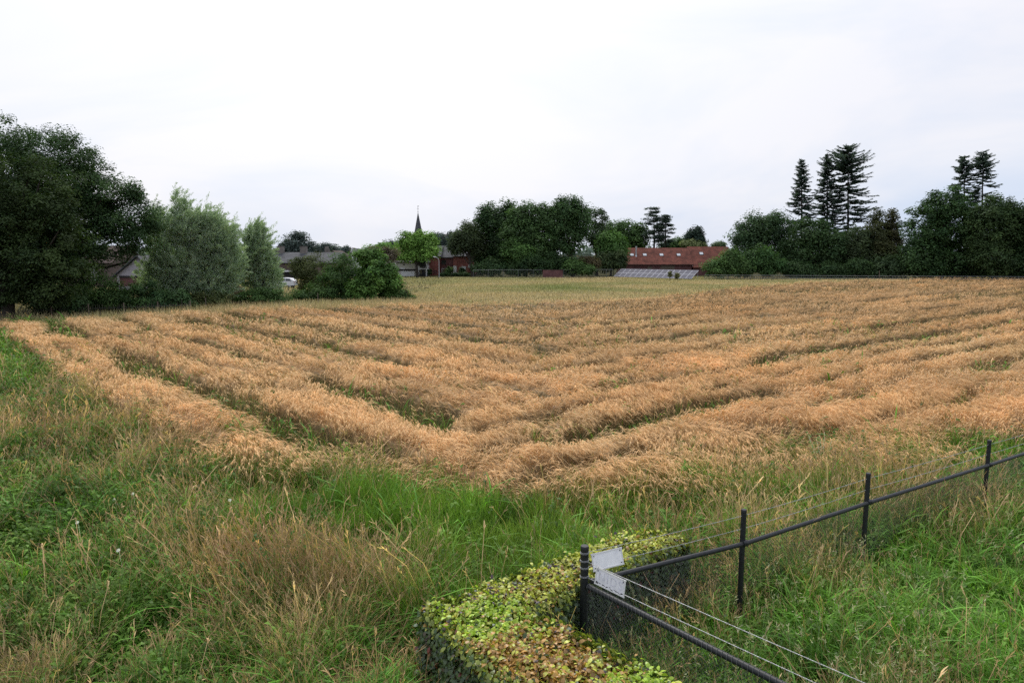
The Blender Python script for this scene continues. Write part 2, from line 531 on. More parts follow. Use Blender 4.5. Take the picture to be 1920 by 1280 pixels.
for s in (-1, 0, 1):
    sub = np.arange(n) if s == 0 else np.nonzero(y < 45)[0]
    a0 = e1[sub]
    out = (e2 - e1)[sub]
    out /= np.linalg.norm(out, axis=1)[:, None]
    la = (0.18 * sc ** 0.4)[sub][:, None]
    a1 = a0 + out * la + side[sub] * (s * 0.22 * la) + R.normal(0, 0.015, (len(sub), 3)) * sc[sub][:, None]
    A.strips(np.stack([a0, a1], 1), np.stack([0.007 * sc[sub], 0.0018 * sc[sub]], 1), side[sub], tint[sub] * earc * (1.12, 1.1, 1.0))

# weeds and grass in the gaps
NW = 330000
x, y = scatter_u(NW, 12.5, 150, -1.02, 1.08)
ins, gap, kk, left = field(x, y)
low = ins * (1 - gap)
keep = R.random(NW) < np.clip(gap * 1.2 + ins * (fbm(x * .7, y * .7, 61) > 0.60) * 0.4, 0, 1) * 0.95
x, y, gap = x[keep], y[keep], gap[keep]
n = len(x)
sc = np.clip(y / 17, 0.9, 6) ** 0.75
h = R.uniform(0.30, 0.62, n) * (0.75 + 0.5 * fbm(x * .4, y * .4, 63))
th = R.uniform(0, 6.28, n)
C = ribbons_bent(np.stack([x, y], 1), h, th, h * R.uniform(0.1, 0.6, n), 4, 0.15)
sd = np.stack([-np.sin(th), np.cos(th), 0 * th], 1)
g = fbm(x * .5, y * .5, 67)[:, None]
c = (np.array([0.095, 0.155, 0.04]) * (1 - g) + np.array([0.21, 0.20, 0.07]) * g) * R.uniform(0.6, 1.4, n)[:, None]
dry = R.random(n) < 0.22
c[dry] = np.array([0.30, 0.19, 0.085]) * R.uniform(0.7, 1.2, dry.sum())[:, None]
A.strips(C, np.stack([0.009 * sc, 0.011 * sc, 0.008 * sc, 0.001 * sc], 1), sd, c)

# the dense inner mass of the crop
nu, ny = 620, 520
uu = np.linspace(-1.02, 1.08, nu); yy = np.exp(np.linspace(math.log(12.3), math.log(150), ny))
Yg, Ug = np.meshgrid(yy, uu, indexing='ij'); Xg = Ug * Yg
insg, gapg, _, _ = field(Xg, Yg)
rough = (vnoise(Xg * 6, Yg * 6, 71) - 0.5) * 0.16 + (vnoise(Xg * 2, Yg * 2, 72) - 0.5) * 0.14
Zg = 0.70 * sstep(0.35, 0.95, insg * (1 - 0.85 * gapg)) * (1 - 0.15) + rough * insg * (1 - 0.5 * gapg) - 0.05
V = np.stack([Xg, Yg, Zg], -1).reshape(-1, 3)
idx = np.arange(nu * ny).reshape(ny, nu)
F = np.stack([idx[:-1, :-1], idx[:-1, 1:], idx[1:, 1:], idx[1:, :-1]], -1).reshape(-1, 4)
fi = insg[:-1, :-1].reshape(-1); fg = gapg[:-1, :-1].reshape(-1)
fx, fyv = Xg[:-1, :-1].reshape(-1), Yg[:-1, :-1].reshape(-1)
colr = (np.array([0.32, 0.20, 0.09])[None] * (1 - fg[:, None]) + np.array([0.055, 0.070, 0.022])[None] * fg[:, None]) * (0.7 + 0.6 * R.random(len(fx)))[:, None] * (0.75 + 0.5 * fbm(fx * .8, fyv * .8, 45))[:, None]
ok = fi > 0.55
A.add(V, F[ok], colr[ok], 0, True)
tag(A.build('barley', M['straw']), 'ripe orange brown barley crop in wavy strips with green weedy gaps', 'barley', kind='stuff')

# ------------------------------------------------------------------ meadow grass in the foreground
BL = [
    (150, 870, 120, 40, .3, 0, 1.3, .2), (340, 850, 110, 40, .4, 0, 1.3, .1), (280, 1010, 70, 40, .3, .2, .9, .3), (380, 1150, 60, 60, .2, .4, 1.0, .2), (170, 1080, 80, 40, .3, .5, .8, .5),  # pixel blobs: x, y, rx, ry, weights of fine, lush, dry, weed
    (600, 1120, 140, 80, 0.3, 0.1, 2.6, 0.0), (430, 1045, 80, 45, 0.3, 0.1, 1.7, 0.1), (220, 760, 170, 60, 0.2, 0.0, 2.6, 0.1),
    (60, 820, 80, 60, 0.3, 0, 1.6, 0.3), (50, 1240, 110, 60, 0.3, 0.1, 2.2, 0.2), (930, 880, 200, 35, 1.4, 0, 1.4, 0), (1250, 930, 230, 50, 2.2, 0.1, 1.0, 0),
    (700, 900, 170, 50, 1.8, 0.0, 0.8, 0), (900, 1010, 230, 80, 5.0, 0.3, 0.0, 0), (640, 950, 190, 55, 4.0, 0.2, 0.1, 0), (460, 950, 90, 60, 2.4, 0.4, 0.6, 0),
    (90, 950, 140, 120, 0.5, 1.6, 0.2, 2.2), (230, 1180, 150, 110, 0.5, 2.2, 0.4, 1.8), (470, 1230, 200, 70, 0.5, 2.4, 0.7, 0.4), (60, 720, 70, 60, 0.7, 0.8, 0.2, 1.8),
    (300, 900, 140, 70, 0.9, 0.6, 1.2, 1.0), (690, 1230, 110, 70, 0.4, 2.4, 0.5, 0.2), (560, 1210, 120, 60, 0.3, 0.5, 1.5, 0.0),
    (1650, 1160, 340, 120, 0.9, 4.0, 0.10, 0.2), (1850, 1090, 110, 90, 0.9, 3.0, 0.05, 0.1), (1330, 1100, 90, 70, 0.6, 0.7, 1.9, 0.1), (1500, 1040, 110, 60, 0.6, 0.6, 1.9, 0.1),
    (1740, 960, 120, 60, 0.5, 0.5, 1.7, 0.1), (1750, 1265, 120, 50, 0.5, 1.6, 1.5, 0.3), (1600, 920, 160, 30, 1.2, 0.3, 1.4, 0), (1250, 1200, 80, 70, 0.3, 1.2, 0.7, 0.3),
]


def weights(x, y):
    px, py = proj(x, y, 0.45)
    w = np.zeros((len(x), 4)) + np.array([0.60, 0.60, 0.055, 0.14])
    px = px + (fbm(x * 0.9, y * 0.9, 81) - 0.5) * 190
    py = py + (fbm(x * 0.9 + 30, y * 0.9, 83) - 0.5) * 120
    for (bx, by, rx, ry, *ww) in BL:
        g_ = np.exp(-(((px - bx) / rx) ** 2 + ((py - by) / ry) ** 2))
        w += g_[:, None] * np.array(ww) * (1, 1, .72, 1)
    return w / w.sum(1, keepdims=True)


def meadow(N, y0, y1, u0, u1, side_=None):
    x, y = scatter_u(N, y0, y1, u0, u1)
    ins, gap, _, _ = field(x, y)
    fy = np.interp(x, FAR[:, 0], FAR[:, 1])
    k = (R.random(N) > ins * 0.93) & ~in_poly(x, y, HEDGE) & (y < fy + 2)
    return x[k], y[k]


def paddock(x, y):
    """True on the mown-side of the steel fence (right of both runs)"""
    a = POST[0]; b1 = POST[4] - a; b2 = FRONT_END - a
    p = np.stack([x, y], 1) - a
    c1 = b1[0] * p[:, 1] - b1[1] * p[:, 0]
    c2 = b2[0] * p[:, 1] - b2[1] * p[:, 0]
    return (c1 < 0) & (c2 > 0)


A = Acc(); PD = Acc()
x, y = meadow(640000, 3.2, 46, -1.06, 1.1)
w = weights(x, y)
cum = np.cumsum(w, 1)
r = R.random(len(x))[:, None]
typ = (r > cum).sum(1)
clump = fbm(x * 1.6, y * 1.6, 91)
height = (0.72 + 1.05 * (fbm(x * 0.7, y * 0.7, 93) - 0.5) + 0.8 * (fbm(x * 2.0, y * 2.0, 94) - 0.5)).clip(.18, 1.3)
pad = paddock(x, y)
sc = np.clip(y / 9.0, 0.75, 5) ** 0.85
edge = sstep(-0.9, -0.4, (NL[0] * x + NL[1] * y - 7.3) / 3.7) * 0
patch = fbm(x * 0.8 + 11, y * 0.8, 95)
keepr = R.random(len(x)) < 0.55 + 0.6 * clump
for T_, in ((0,), (1,), (2,), (3,)):
    for isp in (False, True):
        s = np.nonzero((typ == T_) & (pad == isp) & keepr)[0]
        if len(s) == 0:
            continue
        a = PD if isp else A
        n = len(s)
        hh = height[s] * (0.8 if isp else 1.0) * (1 - 0.28 * sstep(14, 9, y[s]) * 0)
        th = R.uniform(0, 6.283, n) * 0.75 + (fbm(x[s] * .6, y[s] * .6, 97) - 0.5) * 5
        B = np.stack([x[s], y[s]], 1)
        rot = th + R.normal(0, 0.6, n)
        sd = np.stack([-np.sin(rot), np.cos(rot), R.normal(0, .25, n)], 1)
        sd /= np.linalg.norm(sd, axis=1)[:, None]
        jit = R.uniform(0.7, 1.3, n)[:, None] * (0.4 + 1.2 * clump[s])[:, None] * (0.45 + 1.1 * fbm(x[s] * 7, y[s] * 7, 111))[:, None]
        pt = patch[s][:, None]
        f = sc[s]
        if T_ == 0:
            L = hh * R.uniform(0.65, 1.05, n)
            C = ribbons_bent(B, L, th, L * R.uniform(0.05, 0.45, n), 5, 0.12)
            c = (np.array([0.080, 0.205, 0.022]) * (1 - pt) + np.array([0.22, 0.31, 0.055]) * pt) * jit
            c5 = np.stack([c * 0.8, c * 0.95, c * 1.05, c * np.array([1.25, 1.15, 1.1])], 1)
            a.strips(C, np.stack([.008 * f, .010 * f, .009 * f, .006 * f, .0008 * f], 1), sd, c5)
        elif T_ == 1:
            wide = np.where(R.random(n) < .26, R.uniform(1.5, 2.4, n), 1.0)
            L = hh * R.uniform(0.55, 0.95, n) * (.75 + .25 * wide)
            jit = jit * (.85 + .2 * wide)[:, None]
            f = f * wide
            C = ribbons_bent(B, L, th, L * R.uniform(0.35, 1.05, n), 5, R.uniform(0.2, 0.55, n))
            c = (np.array([0.075, 0.235, 0.026]) * (1 - pt) + np.array([0.18, 0.34, 0.055]) * pt) * jit
            a.strips(C, np.stack([.010 * f, .0145 * f, .014 * f, .009 * f, .001 * f], 1), sd, c)
        elif T_ == 2:
            strw = R.random(n) < .09
            L = hh * R.uniform(0.85, 1.35, n) * np.where(strw, 1.2, 1.0)
            f = f * np.where(strw, 1.9, 1.0)
            jit = jit * np.where(strw, 1.25, .92)[:, None]
            C = ribbons_bent(B, L, th, L * R.uniform(0.05, 0.6, n), 4, 0.08)
            c = (np.array([0.42, 0.25, 0.14]) * (1 - pt) + np.array([0.50, 0.38, 0.21]) * pt) * jit
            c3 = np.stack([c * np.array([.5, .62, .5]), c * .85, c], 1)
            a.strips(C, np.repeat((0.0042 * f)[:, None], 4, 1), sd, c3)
            hd = np.nonzero(R.random(n) < 0.75)[0]
            dd = C[hd, 3] - C[hd, 2]
            dd /= np.linalg.norm(dd, axis=1)[:, None]
            ln = R.uniform(0.06, 0.14, len(hd))[:, None] * f[hd][:, None] ** .4
            for q_ in range(3):
                st = C[hd, 3] - dd * ln * (0.9 * q_ / 3)
                en = st + dd * ln * 0.55 + R.normal(0, 0.02, (len(hd), 3)) * f[hd][:, None] ** .5
                md = (st + en) / 2 + R.normal(0, .004, (len(hd), 3))
                a.strips(np.stack([st, md, en], 1), np.stack([.003 * f[hd], .009 * f[hd], .002 * f[hd]], 1), sd[hd], c[hd] * R.uniform(0.8, 1.35, (len(hd), 1)))
        else:
            # leafy weeds: a stem with oval leaves
            L = hh * R.uniform(0.6, 1.1, n)
            s2 = R.random(n) < 0.5
            C = ribbons_bent(B, L, th, L * R.uniform(0.05, 0.3, n), 4, 0.05)[s2]
            c = ((np.array([0.080, 0.175, 0.028]) * (1 - pt) + np.array([0.16, 0.25, 0.05]) * pt) * jit)[s2]
            f2 = f[s2]
            a.strips(C, np.repeat((0.005 * f2)[:, None], 4, 1), sd[s2], c * 0.8)
            for q_ in range(5):
                tt = R.uniform(0.35, 1.0, len(C))[:, None]
                base = C[:, 1] * (1 - tt) + C[:, 3] * tt
                an = R.uniform(0, 6.283, len(C))
                o = np.stack([np.cos(an), np.sin(an), R.uniform(-.5, .5, len(C))], 1)
                ll = R.uniform(.05, .11, len(C))[:, None] * f2[:, None] ** .7
                mid = base + o * ll * .5 + np.array([0, 0, .01]); en = base + o * ll - np.array([0, 0, .3]) * ll
                sv = np.stack([-np.sin(an), np.cos(an), R.normal(0, .3, len(C))], 1)
                a.strips(np.stack([base, mid, en], 1), np.concatenate([ll * .12, ll * .5, ll * .06], 1), sv, c * R.uniform(.75, 1.3, (len(C), 1)))
tag(A.build('meadow_grass', M['grass']), 'tall green and brown meadow grass with leafy weeds on the near bank', 'grass', kind='stuff')
# seed heads of cocksfoot in the paddock
x, y = scatter_u(2600, 4.2, 20, 0.05, 1.0)
k = paddock(x, y) & ~in_poly(x, y, HEDGE) & (fbm(x * .8, y * .8, 99) > 0.42)
x, y = x[k], y[k]; n = len(x)
h = R.uniform(0.6, 1.0, n); th = R.uniform(0, 6.28, n)
C = ribbons_bent(np.stack([x, y], 1), h, th, h * R.uniform(.05, .4, n), 4, .05)
sd = np.stack([-np.sin(th), np.cos(th), 0 * th], 1)
c = np.array([0.46, 0.45, 0.28]) * R.uniform(.7, 1.25, (n, 1))
PD.strips(C, np.full((n, 4), .004), sd, c * np.array([.5, .75, .5]))
for q_ in range(6):
    st = C[:, 3] - (C[:, 3] - C[:, 2]) * R.uniform(0, .35, (n, 1))
    en = st + R.normal(0, .022, (n, 3)) + np.array([0, 0, .018])
    PD.strips(np.stack([st, (st + en) / 2, en], 1), np.tile([.004, .014, .003], (n, 1)), sd, c)
tag(PD.build('paddock_grass', M['grass']), 'lush bright green grass with pale seed heads inside the steel fence', 'grass', kind='stuff')

# pasture behind the barley and the pale fringe along the left fence
A = Acc()
N = 420000
x = R.uniform(-75, 120, N); y = R.uniform(42, 140, N)
fy = np.interp(x, FAR[:, 0], FAR[:, 1])
k = (y > fy - 2) & (np.abs(x) < y * 0.85) & (y < fy + 90)
fr = (x < -6) & (y - fy < 5.5)
k &= (x > -12) | fr | (R.random(N) < .25)
x, y, fr = x[k], y[k], fr[k]
x2 = R.uniform(-42, -6, 16000); y2 = np.interp(x2, FAR[:, 0], FAR[:, 1]) + R.uniform(-1, 5, 16000)
x = np.concatenate([x, x2]); y = np.concatenate([y, y2]); fr = np.concatenate([fr, np.ones(len(x2), bool)])
n = len(x)
g = fbm(x * .06, y * .10, 101)[:, None]; g2 = fbm(x * .25, y * .35, 105)[:, None]
gg = sstep(.3, .75, g * .6 + g2 * .4)
c = np.array([0.44, 0.42, 0.185]) * (1 - gg) + np.array([0.70, 0.55, 0.29]) * gg
spot = np.exp(-((x - 6.5) / 7) ** 2 - ((y - 100) / 9) ** 2)[:, None]
c = c * (1 - spot * .7) + np.array([0.16, 0.27, 0.06]) * spot * .7
lane = ((x < -31) & (y < 47))[:, None]
c = np.where(lane, np.array([0.07, 0.15, 0.03]), c)
strawy = (R.random(n) < .35)[:, None] & fr[:, None] & ~lane
c = np.where(strawy, np.array([0.48, 0.37, 0.21]), c) * R.uniform(.65, 1.3, (n, 1))
h = np.where(fr, R.uniform(.4, 1.1, n), R.uniform(.2, .42, n)); h = np.where(lane[:, 0], .3, h)
th = R.uniform(0, 6.28, n)
C = ribbons_bent(np.stack([x, y], 1), h, th, h * R.uniform(.1, .6, n), 3, .1)
wd = np.where(fr, .022, .06) * np.clip(y / 80, .6, 1.5)
A.strips(C, np.stack([wd, wd, wd * .2], 1), np.stack([-np.sin(th), np.cos(th), 0 * th], 1), c)
tag(A.build('pasture_grass', M['pasture']), 'pale yellow green pasture grass beyond the barley up to the houses', 'grass', kind='stuff')

# ------------------------------------------------------------------ trees and shrubs
def crown_clumps(centres, radii, n, rng, rc, low=0.5, hollow=0.5):
    """clump centres inside a union of ellipsoids, denser towards their skins"""
    wgt = radii.prod(1) ** 0.66
    b = rng.choice(len(centres), n, p=wgt / wgt.sum())
    v = rng.normal(0, 1, (n, 3)); v /= np.linalg.norm(v, axis=1)[:, None]
    rr = hollow + (1 - hollow) * rng.random(n) ** 0.7
    rr *= 0.86 + 0.28 * rng.random(n)
    p = centres[b] + v * radii[b] * rr[:, None]
    k = p[:, 2] > low
    return p[k], v[k]


def leaves(acc, P, Vd, per, rc, size, ca, cb, rng, flat=0.75, aspect=0.55, droop=0.0, up=0.6):
    n = len(P)
    ct = rng.random(n)
    cr = rng.uniform(0.6, 1.3, n)
    rad = rc * rng.uniform(0.6, 1.35, n)
    idx = np.repeat(np.arange(n), per)
    m = len(idx)
    o = rng.normal(0, 1, (m, 3)); o /= np.linalg.norm(o, axis=1)[:, None]
    o *= rng.random((m, 1)) ** 0.45
    o[:, 2] *= flat
    pos = P[idx] + o * rad[idx][:, None]
    # the leaf lies roughly square to the outward direction, tilted to the sky
    nrm = Vd[idx] * 0.35 + o * 0.75 + np.array([0, 0, up + .25]) + rng.normal(0, 0.42, (m, 3))
    nrm /= np.linalg.norm(nrm, axis=1)[:, None]
    a = rng.normal(0, 1, (m, 3)); a[:, 2] -= droop
    a -= nrm * (a * nrm).sum(1)[:, None]; a /= np.linalg.norm(a, axis=1)[:, None]
    s = np.cross(nrm, a)
    L = size * rng.uniform(0.6, 1.35, m)[:, None]
    C = np.stack([pos - a * L * .5, pos + nrm * L * .08, pos + a * L * .5], 1)
    t = np.clip(ct[idx] + rng.normal(0, .15, m), 0, 1)[:, None]
    c = 2.2 * (np.array(ca) * (1 - t) + np.array(cb) * t) * cr[idx][:, None] * rng.uniform(.75, 1.25, (m, 1))
    acc.strips(C, np.concatenate([L * .15, L * aspect, L * .1], 1), s, c)


def limb(acc, a, b, r0, r1, rng, n=6, m=0):
    a, b = np.array(a, float), np.array(b, float)
    t = np.linspace(0, 1, 5)[:, None]
    ln = np.linalg.norm(b - a)
    mid = rng.normal(0, .06, 3) * ln + np.array([0, 0, -.06 * ln])
    P = a * (1 - t) + b * t + mid * (4 * t * (1 - t))
    acc.tube(P, np.linspace(r0, r1, 5), n, (.05, .045, .04), m)


def tree(name, label, cat, Y, blobs, base_px, n=260, per=45, rc=None, size=0.3, ca=(.022, .045, .015), cb=(.05, .085, .025), group=None,
         trunk=True, bark='bark', seed=None, low=0.4, hollow=0.5, flat=0.75, aspect=0.55, droop=0.0, up=0.6, depth=1.0, limbs=14, tr=None, trunk_top=None):
    rng = np.random.default_rng(seed if seed is not None else abs(hash(label)) % 100000 if False else sum(map(ord, label)) * 7 + int(Y * 10))
    cs, rs_ = [], []
    for (px, py, rx, ry) in blobs:
        cc = atY(px, py, Y)
        k = Y / FPX
        rxw, ryw = rx * k, ry * k
        cs.append(cc + np.array([0, rng.normal(0, .15) * rxw, 0])); rs_.append([rxw, min(rxw, max(ryw, rxw * .6)) * depth, ryw])
    cs, rs_ = np.array(cs), np.array(rs_)
    bx = atY(base_px, 520, Y)[0]
    root = thing(name, label, cat, (bx, Y, 0), group)
    if rc is None:
        rc = 0.20 * float(np.median(rs_[:, [0, 2]].min(1)))
    big = 1.38
    rc = rc * big; per = int(per * big ** 1.5 * 1.25); n = int(n / big ** 1.75)
    P, Vd = crown_clumps(cs, np.maximum(rs_ - rc * .32, rs_ * .7), n, rng, rc, low, hollow)
    P[:, 2] = np.maximum(P[:, 2], low)
    if trunk:
        T = Acc()
        top = cs[np.argmax(cs[:, 2] + rs_[:, 2] * .3)]
        h = float((cs[:, 2]).mean())
        top = np.array([bx + (cs[:, 0].mean() - bx) * .8, Y, trunk_top if trunk_top else max(h, 1.5)])
        r0 = tr if tr else 0.018 * float((cs[:, 2] + rs_[:, 2]).max()) + 0.05
        b0 = np.array([bx, Y, -.1])
        t = np.linspace(0, 1, 7)[:, None]
        TP = b0 * (1 - t) + top * t + np.sin(t * 5 + rng.random() * 6) * np.array([r0 * .5, r0 * .3, 0]) * t
        T.tube(TP, r0 * np.array([1.45, 1.05, .95, .85, .75, .62, .45]), 10, (.05, .045, .04))
        for i in rng.choice(len(P), min(limbs, len(P)), replace=False):
            s = rng.uniform(.35, .98)
            st = TP[int(s * 6)]
            if P[i, 2] > st[2] - 1.0:
                limb(T, st, P[i], r0 * .42, r0 * .06, rng)
        part('trunk', T, M[bark], root)
    Cn = Acc()
    leaves(Cn, P, Vd, per, rc, size, ca, cb, rng, flat, aspect, droop, up)
    part('crown', Cn, M['leaf'], root)
    return root


def shrub(name, label, Y, blobs, base_px, cat='shrub', **k):
    k.setdefault('limbs', 10); k.setdefault('low', 0.15); k.setdefault('tr', 0.06)
    k.setdefault('hollow', 0.35)
    return tree(name, label, cat, Y, blobs, base_px, **k)


def fir(label, px, py_top, Y, half_px, z0, seed, n_whorl=26, blunt=False, group=None, cat='fir tree', name='fir_tree', gapw=0.0, lean=0.0):
    rng = np.random.default_rng(seed)
    b = atY(px, 520, Y); tp = atY(px + lean, py_top, Y)
    root = thing(name, label, cat, (b[0], Y, 0), group)
    H = tp[2]
    T = Acc()
    t = np.linspace(0, 1, 9)[:, None]
    TP = np.array([b[0], Y, -.1]) * (1 - t) + tp * t
    T.tube(TP, np.linspace(.36, .03, 9), 8, (.05, .04, .035))
    A_ = Acc()
    half = half_px * Y / FPX
    NBR = n_whorl * 10
    for q_ in range(NBR):
        z = z0 + (H - .25 - z0) * ((q_ + rng.random()) / NBR) ** 0.92
        f = (H - z) / (H - z0)
        if rng.random() < gapw * sstep(.25, .5, f):
            continue
        if blunt:
            Lw = half * (0.22 + .70 * min(1, f * 4.5)) * (1.0 if f < .28 else .72 + .28 * sstep(.35, .7, f))
        else:
            Lw = half * (0.08 + 0.92 * f ** 0.8)
        an = rng.random() * 6.283
        L = Lw * rng.choice([rng.uniform(.45, .85), rng.uniform(.85, 1.15)])
        o = np.array([math.cos(an), math.sin(an), 0])
        k_ = z / H
        st = np.array([b[0] + (tp[0] - b[0]) * k_, Y, z])
        tt = np.linspace(0, 1, 5)[:, None]
        dz = rng.uniform(-.30, -.02) * L if f > .3 else rng.uniform(-.05, .28) * L
        upc = rng.uniform(.05, .26) * L
        BP = st + o * L * tt + np.array([0, 0, 1]) * (dz * tt + upc * tt ** 3)
        T.tube(BP, np.linspace(.05, .012, 5), 4, (.05, .04, .035), cap=False)
        m = int(22 + 26 * L)
        s = rng.uniform(.12 if f < .35 else .25, 1.03, m)[:, None]
        p = st + o * L * s + np.array([0, 0, 1]) * (dz * s + upc * s ** 3) + rng.normal(0, .06, (m, 3))
        lat = np.array([-o[1], o[0], 0])
        sg = rng.choice([-1, 1], m)[:, None]
        dirv = o * rng.uniform(.3, .9, (m, 1)) + lat * sg * rng.uniform(.2, .9, (m, 1)) + np.array([0, 0, 1]) * rng.uniform(-.3, .12, (m, 1))
        dirv /= np.linalg.norm(dirv, axis=1)[:, None]
        ln = (.26 + .26 * (1.05 - s)) * rng.uniform(.5, 1.25, (m, 1)) * min(1.3, .55 + L / 3)
        sd = np.cross(dirv, np.array([0, 0, 1.0]) + rng.normal(0, .4, (m, 3))); sd /= np.linalg.norm(sd, axis=1)[:, None]
        C = np.stack([p, p + dirv * ln * .55 + np.array([0, 0, -.02]), p + dirv * ln - np.array([0, 0, .06])], 1)
        c = np.array([.085, .125, .10]) * rng.uniform(.7, 1.35, (m, 1))
        A_.strips(C, np.concatenate([ln * .25, ln * .34, ln * .08], 1), sd, c)
    part('trunk', T, M['bark'], root)
    part('crown', A_, M['leaf'], root)
    return root


def willow(label, Y, blobs, base_px, n, seed, group, cat='willow'):
    """upswept, feathery grey-green sprays"""
    rng = np.random.default_rng(seed)
    bx = atY(base_px, 520, Y)[0]
    root = thing('willow_tree', label, cat, (bx, Y, 0), group)
    k = Y / FPX
    cs = np.array([atY(a, b_, Y) for a, b_, _, _ in blobs]); rs_ = np.array([[c * k, c * k * .9, d * k] for _, _, c, d in blobs])
    P, Vd = crown_clumps(cs, rs_ * .92, n, rng, 1, .6, .35)
    T = Acc()
    for q_ in range(5):
        i = rng.integers(len(cs))
        limb(T, (bx + rng.normal(0, .35), Y + rng.normal(0, .3), -.1), cs[i] + np.array([0, 0, rs_[i, 2] * .5]), .17, .03, rng)
    for i in rng.choice(len(P), 26):
        limb(T, (bx + (P[i, 0] - bx) * .3, Y + (P[i, 1] - Y) * .3, P[i, 2] * .45), P[i], .05, .008, rng, 4)
    A_ = Acc()
    per = 95
    up = Vd * np.array([.6, .6, .2]) + np.array([.14, 0, .85]) + rng.normal(0, .27, (len(P), 3))
    up /= np.linalg.norm(up, axis=1)[:, None]
    L = rng.uniform(.7, 1.7, len(P)) * (.55 + .45 * np.clip(P[:, 2] / 6, 0, 1))
    idx = np.repeat(np.arange(len(P)), per); m = len(idx)
    s = rng.random((m, 1))
    base = P[idx] + up[idx] * L[idx][:, None] * (s - .5) + rng.normal(0, .13, (m, 3)) * (1.15 - s)
    base[:, 2] -= .3 * s[:, 0] ** 2 * L[idx]; base[:, 0] += .12 * s[:, 0] ** 2 * L[idx]
    d = up[idx] * 1.0 + rng.normal(0, .33, (m, 3)); d[:, 2] -= .5 * s[:, 0]; d /= np.linalg.norm(d, axis=1)[:, None]
    ln = rng.uniform(.12, .30, (m, 1))
    sd = np.cross(d, rng.normal(0, 1, (m, 3))); sd /= np.linalg.norm(sd, axis=1)[:, None]
    hi_ = np.argsort(-P[:, 2] + rng.normal(0, .6, len(P)))[:len(P) // 5]
    w0 = np.repeat(hi_, 46); mw = len(w0)
    lw = rng.uniform(.7, 1.5, len(P))[w0]; sw = rng.random((mw, 1))
    wd_ = np.array([.22, 0, .95]) + rng.normal(0, .16, (len(P), 3))[w0]
    bw = P[w0] + wd_ * lw[:, None] * sw + rng.normal(0, .08, (mw, 3)) * (1.2 - sw)
    bw[:, 0] += .22 * sw[:, 0] ** 2; bw[:, 2] -= .28 * sw[:, 0] ** 2 * lw
    dw = wd_ + rng.normal(0, .3, (mw, 3)); dw[:, 2] -= .7 * sw[:, 0]; dw /= np.linalg.norm(dw, axis=1)[:, None]
    base = np.concatenate([base, bw]); d = np.concatenate([d, dw]); idx = np.concatenate([idx, w0])
    ln = np.concatenate([ln, rng.uniform(.1, .24, (mw, 1))]); m = len(idx)
    sd = np.cross(d, rng.normal(0, 1, (m, 3))); sd /= np.linalg.norm(sd, axis=1)[:, None]
    ct = rng.random(len(P))[idx][:, None]
    c = (np.array([.28, .37, .26]) * (1 - ct) + np.array([.46, .55, .41]) * ct) * rng.uniform(.7, 1.3, (m, 1))
    A_.strips(np.stack([base, base + d * ln * .5, base + d * ln], 1), np.concatenate([ln * .07, ln * .17, ln * .04], 1), sd, c)
    part('trunk', T, M['bark'], root)
    part('crown', A_, M['willowleaf'], root)


DK = dict(ca=(.016, .034, .013), cb=(.036, .062, .022))
MID = dict(ca=(.026, .052, .016), cb=(.055, .095, .028))
OLV = dict(ca=(.030, .040, .014), cb=(.058, .068, .024))
BRT = dict(ca=(.06, .12, .022), cb=(.12, .20, .045))
BLU = dict(ca=(.030, .042, .038), cb=(.055, .072, .064))  # bluish leaves carry the distance haze in their colour

# left edge
tree('oak_tree', 'tall spreading dark oak with open leafy boughs at the left edge', 'tree', 59,
     [(40, 330, 150, 105), (120, 320, 95, 70), (175, 360, 70, 62), (215, 400, 52, 58), (258, 398, 38, 60), (255, 450, 45, 34), (278, 405, 24, 44), (190, 455, 70, 60), (60, 440, 150, 120), (-90, 380, 120, 130), (120, 520, 60, 40)],
     -30, n=1750, per=95, rc=.72, size=.18, limbs=90, tr=.55, trunk_top=7.5, hollow=.45, **DK)
tree('lime_tree', 'dense dark olive green tree in front of the spreading oak', 'tree', 50,
     [(50, 390, 105, 105), (10, 470, 110, 110), (110, 455, 68, 100), (85, 535, 85, 44), (-40, 430, 110, 130), (40, 550, 100, 26)], 3, n=1000, per=85, rc=.6, size=.17,
     ca=(.013, .024, .009), cb=(.029, .044, .014), limbs=40, tr=.4, trunk_top=6, hollow=.4)
willow('tall feathery grey green willow with a wispy leaning top beside the oak', 63, [(325, 465, 55, 72), (336, 395, 16, 42), (352, 430, 30, 46), (298, 440, 28, 55), (300, 520, 48, 48), (345, 525, 45, 45)], 330, 950, 31, 'grey green willows')
willow('broad rounded grey green willow in the middle of the willow group', 64, [(405, 455, 48, 62), (385, 440, 40, 52), (425, 490, 36, 62), (395, 525, 52, 48)], 400, 900, 32, 'grey green willows')
willow('dark grey green willow at the right end of the willow group', 69, [(484, 470, 34, 55), (470, 500, 32, 50), (498, 520, 34, 52), (478, 450, 20, 36)], 486, 700, 33, 'grey green willows')
shrub('shrub', 'round mid green shrub in front of the pale gabled bungalow', 57, [(205, 555, 65, 42), (165, 560, 50, 32), (245, 560, 40, 30)], 205, n=240, per=70, rc=.5, size=.16, **MID)
shrub('shrub', 'dark shrub under the dense olive tree behind the paling fence', 53, [(125, 568, 50, 22), (85, 572, 36, 18)], 110, n=150, per=70, rc=.45, size=.15, **DK)
shrub('shrub', 'dark bushy shrub at the foot of the tall willow', 58, [(290, 560, 45, 34), (325, 565, 40, 25)], 300, n=150, per=70, rc=.45, size=.15, ca=(.02, .045, .018), cb=(.045, .08, .03))
shrub('shrub', 'low olive shrub between the willows and the small thatched shelter', 61, [(370, 568, 45, 20), (405, 566, 30, 20)], 380, n=110, per=60, rc=.4, size=.15, **OLV)
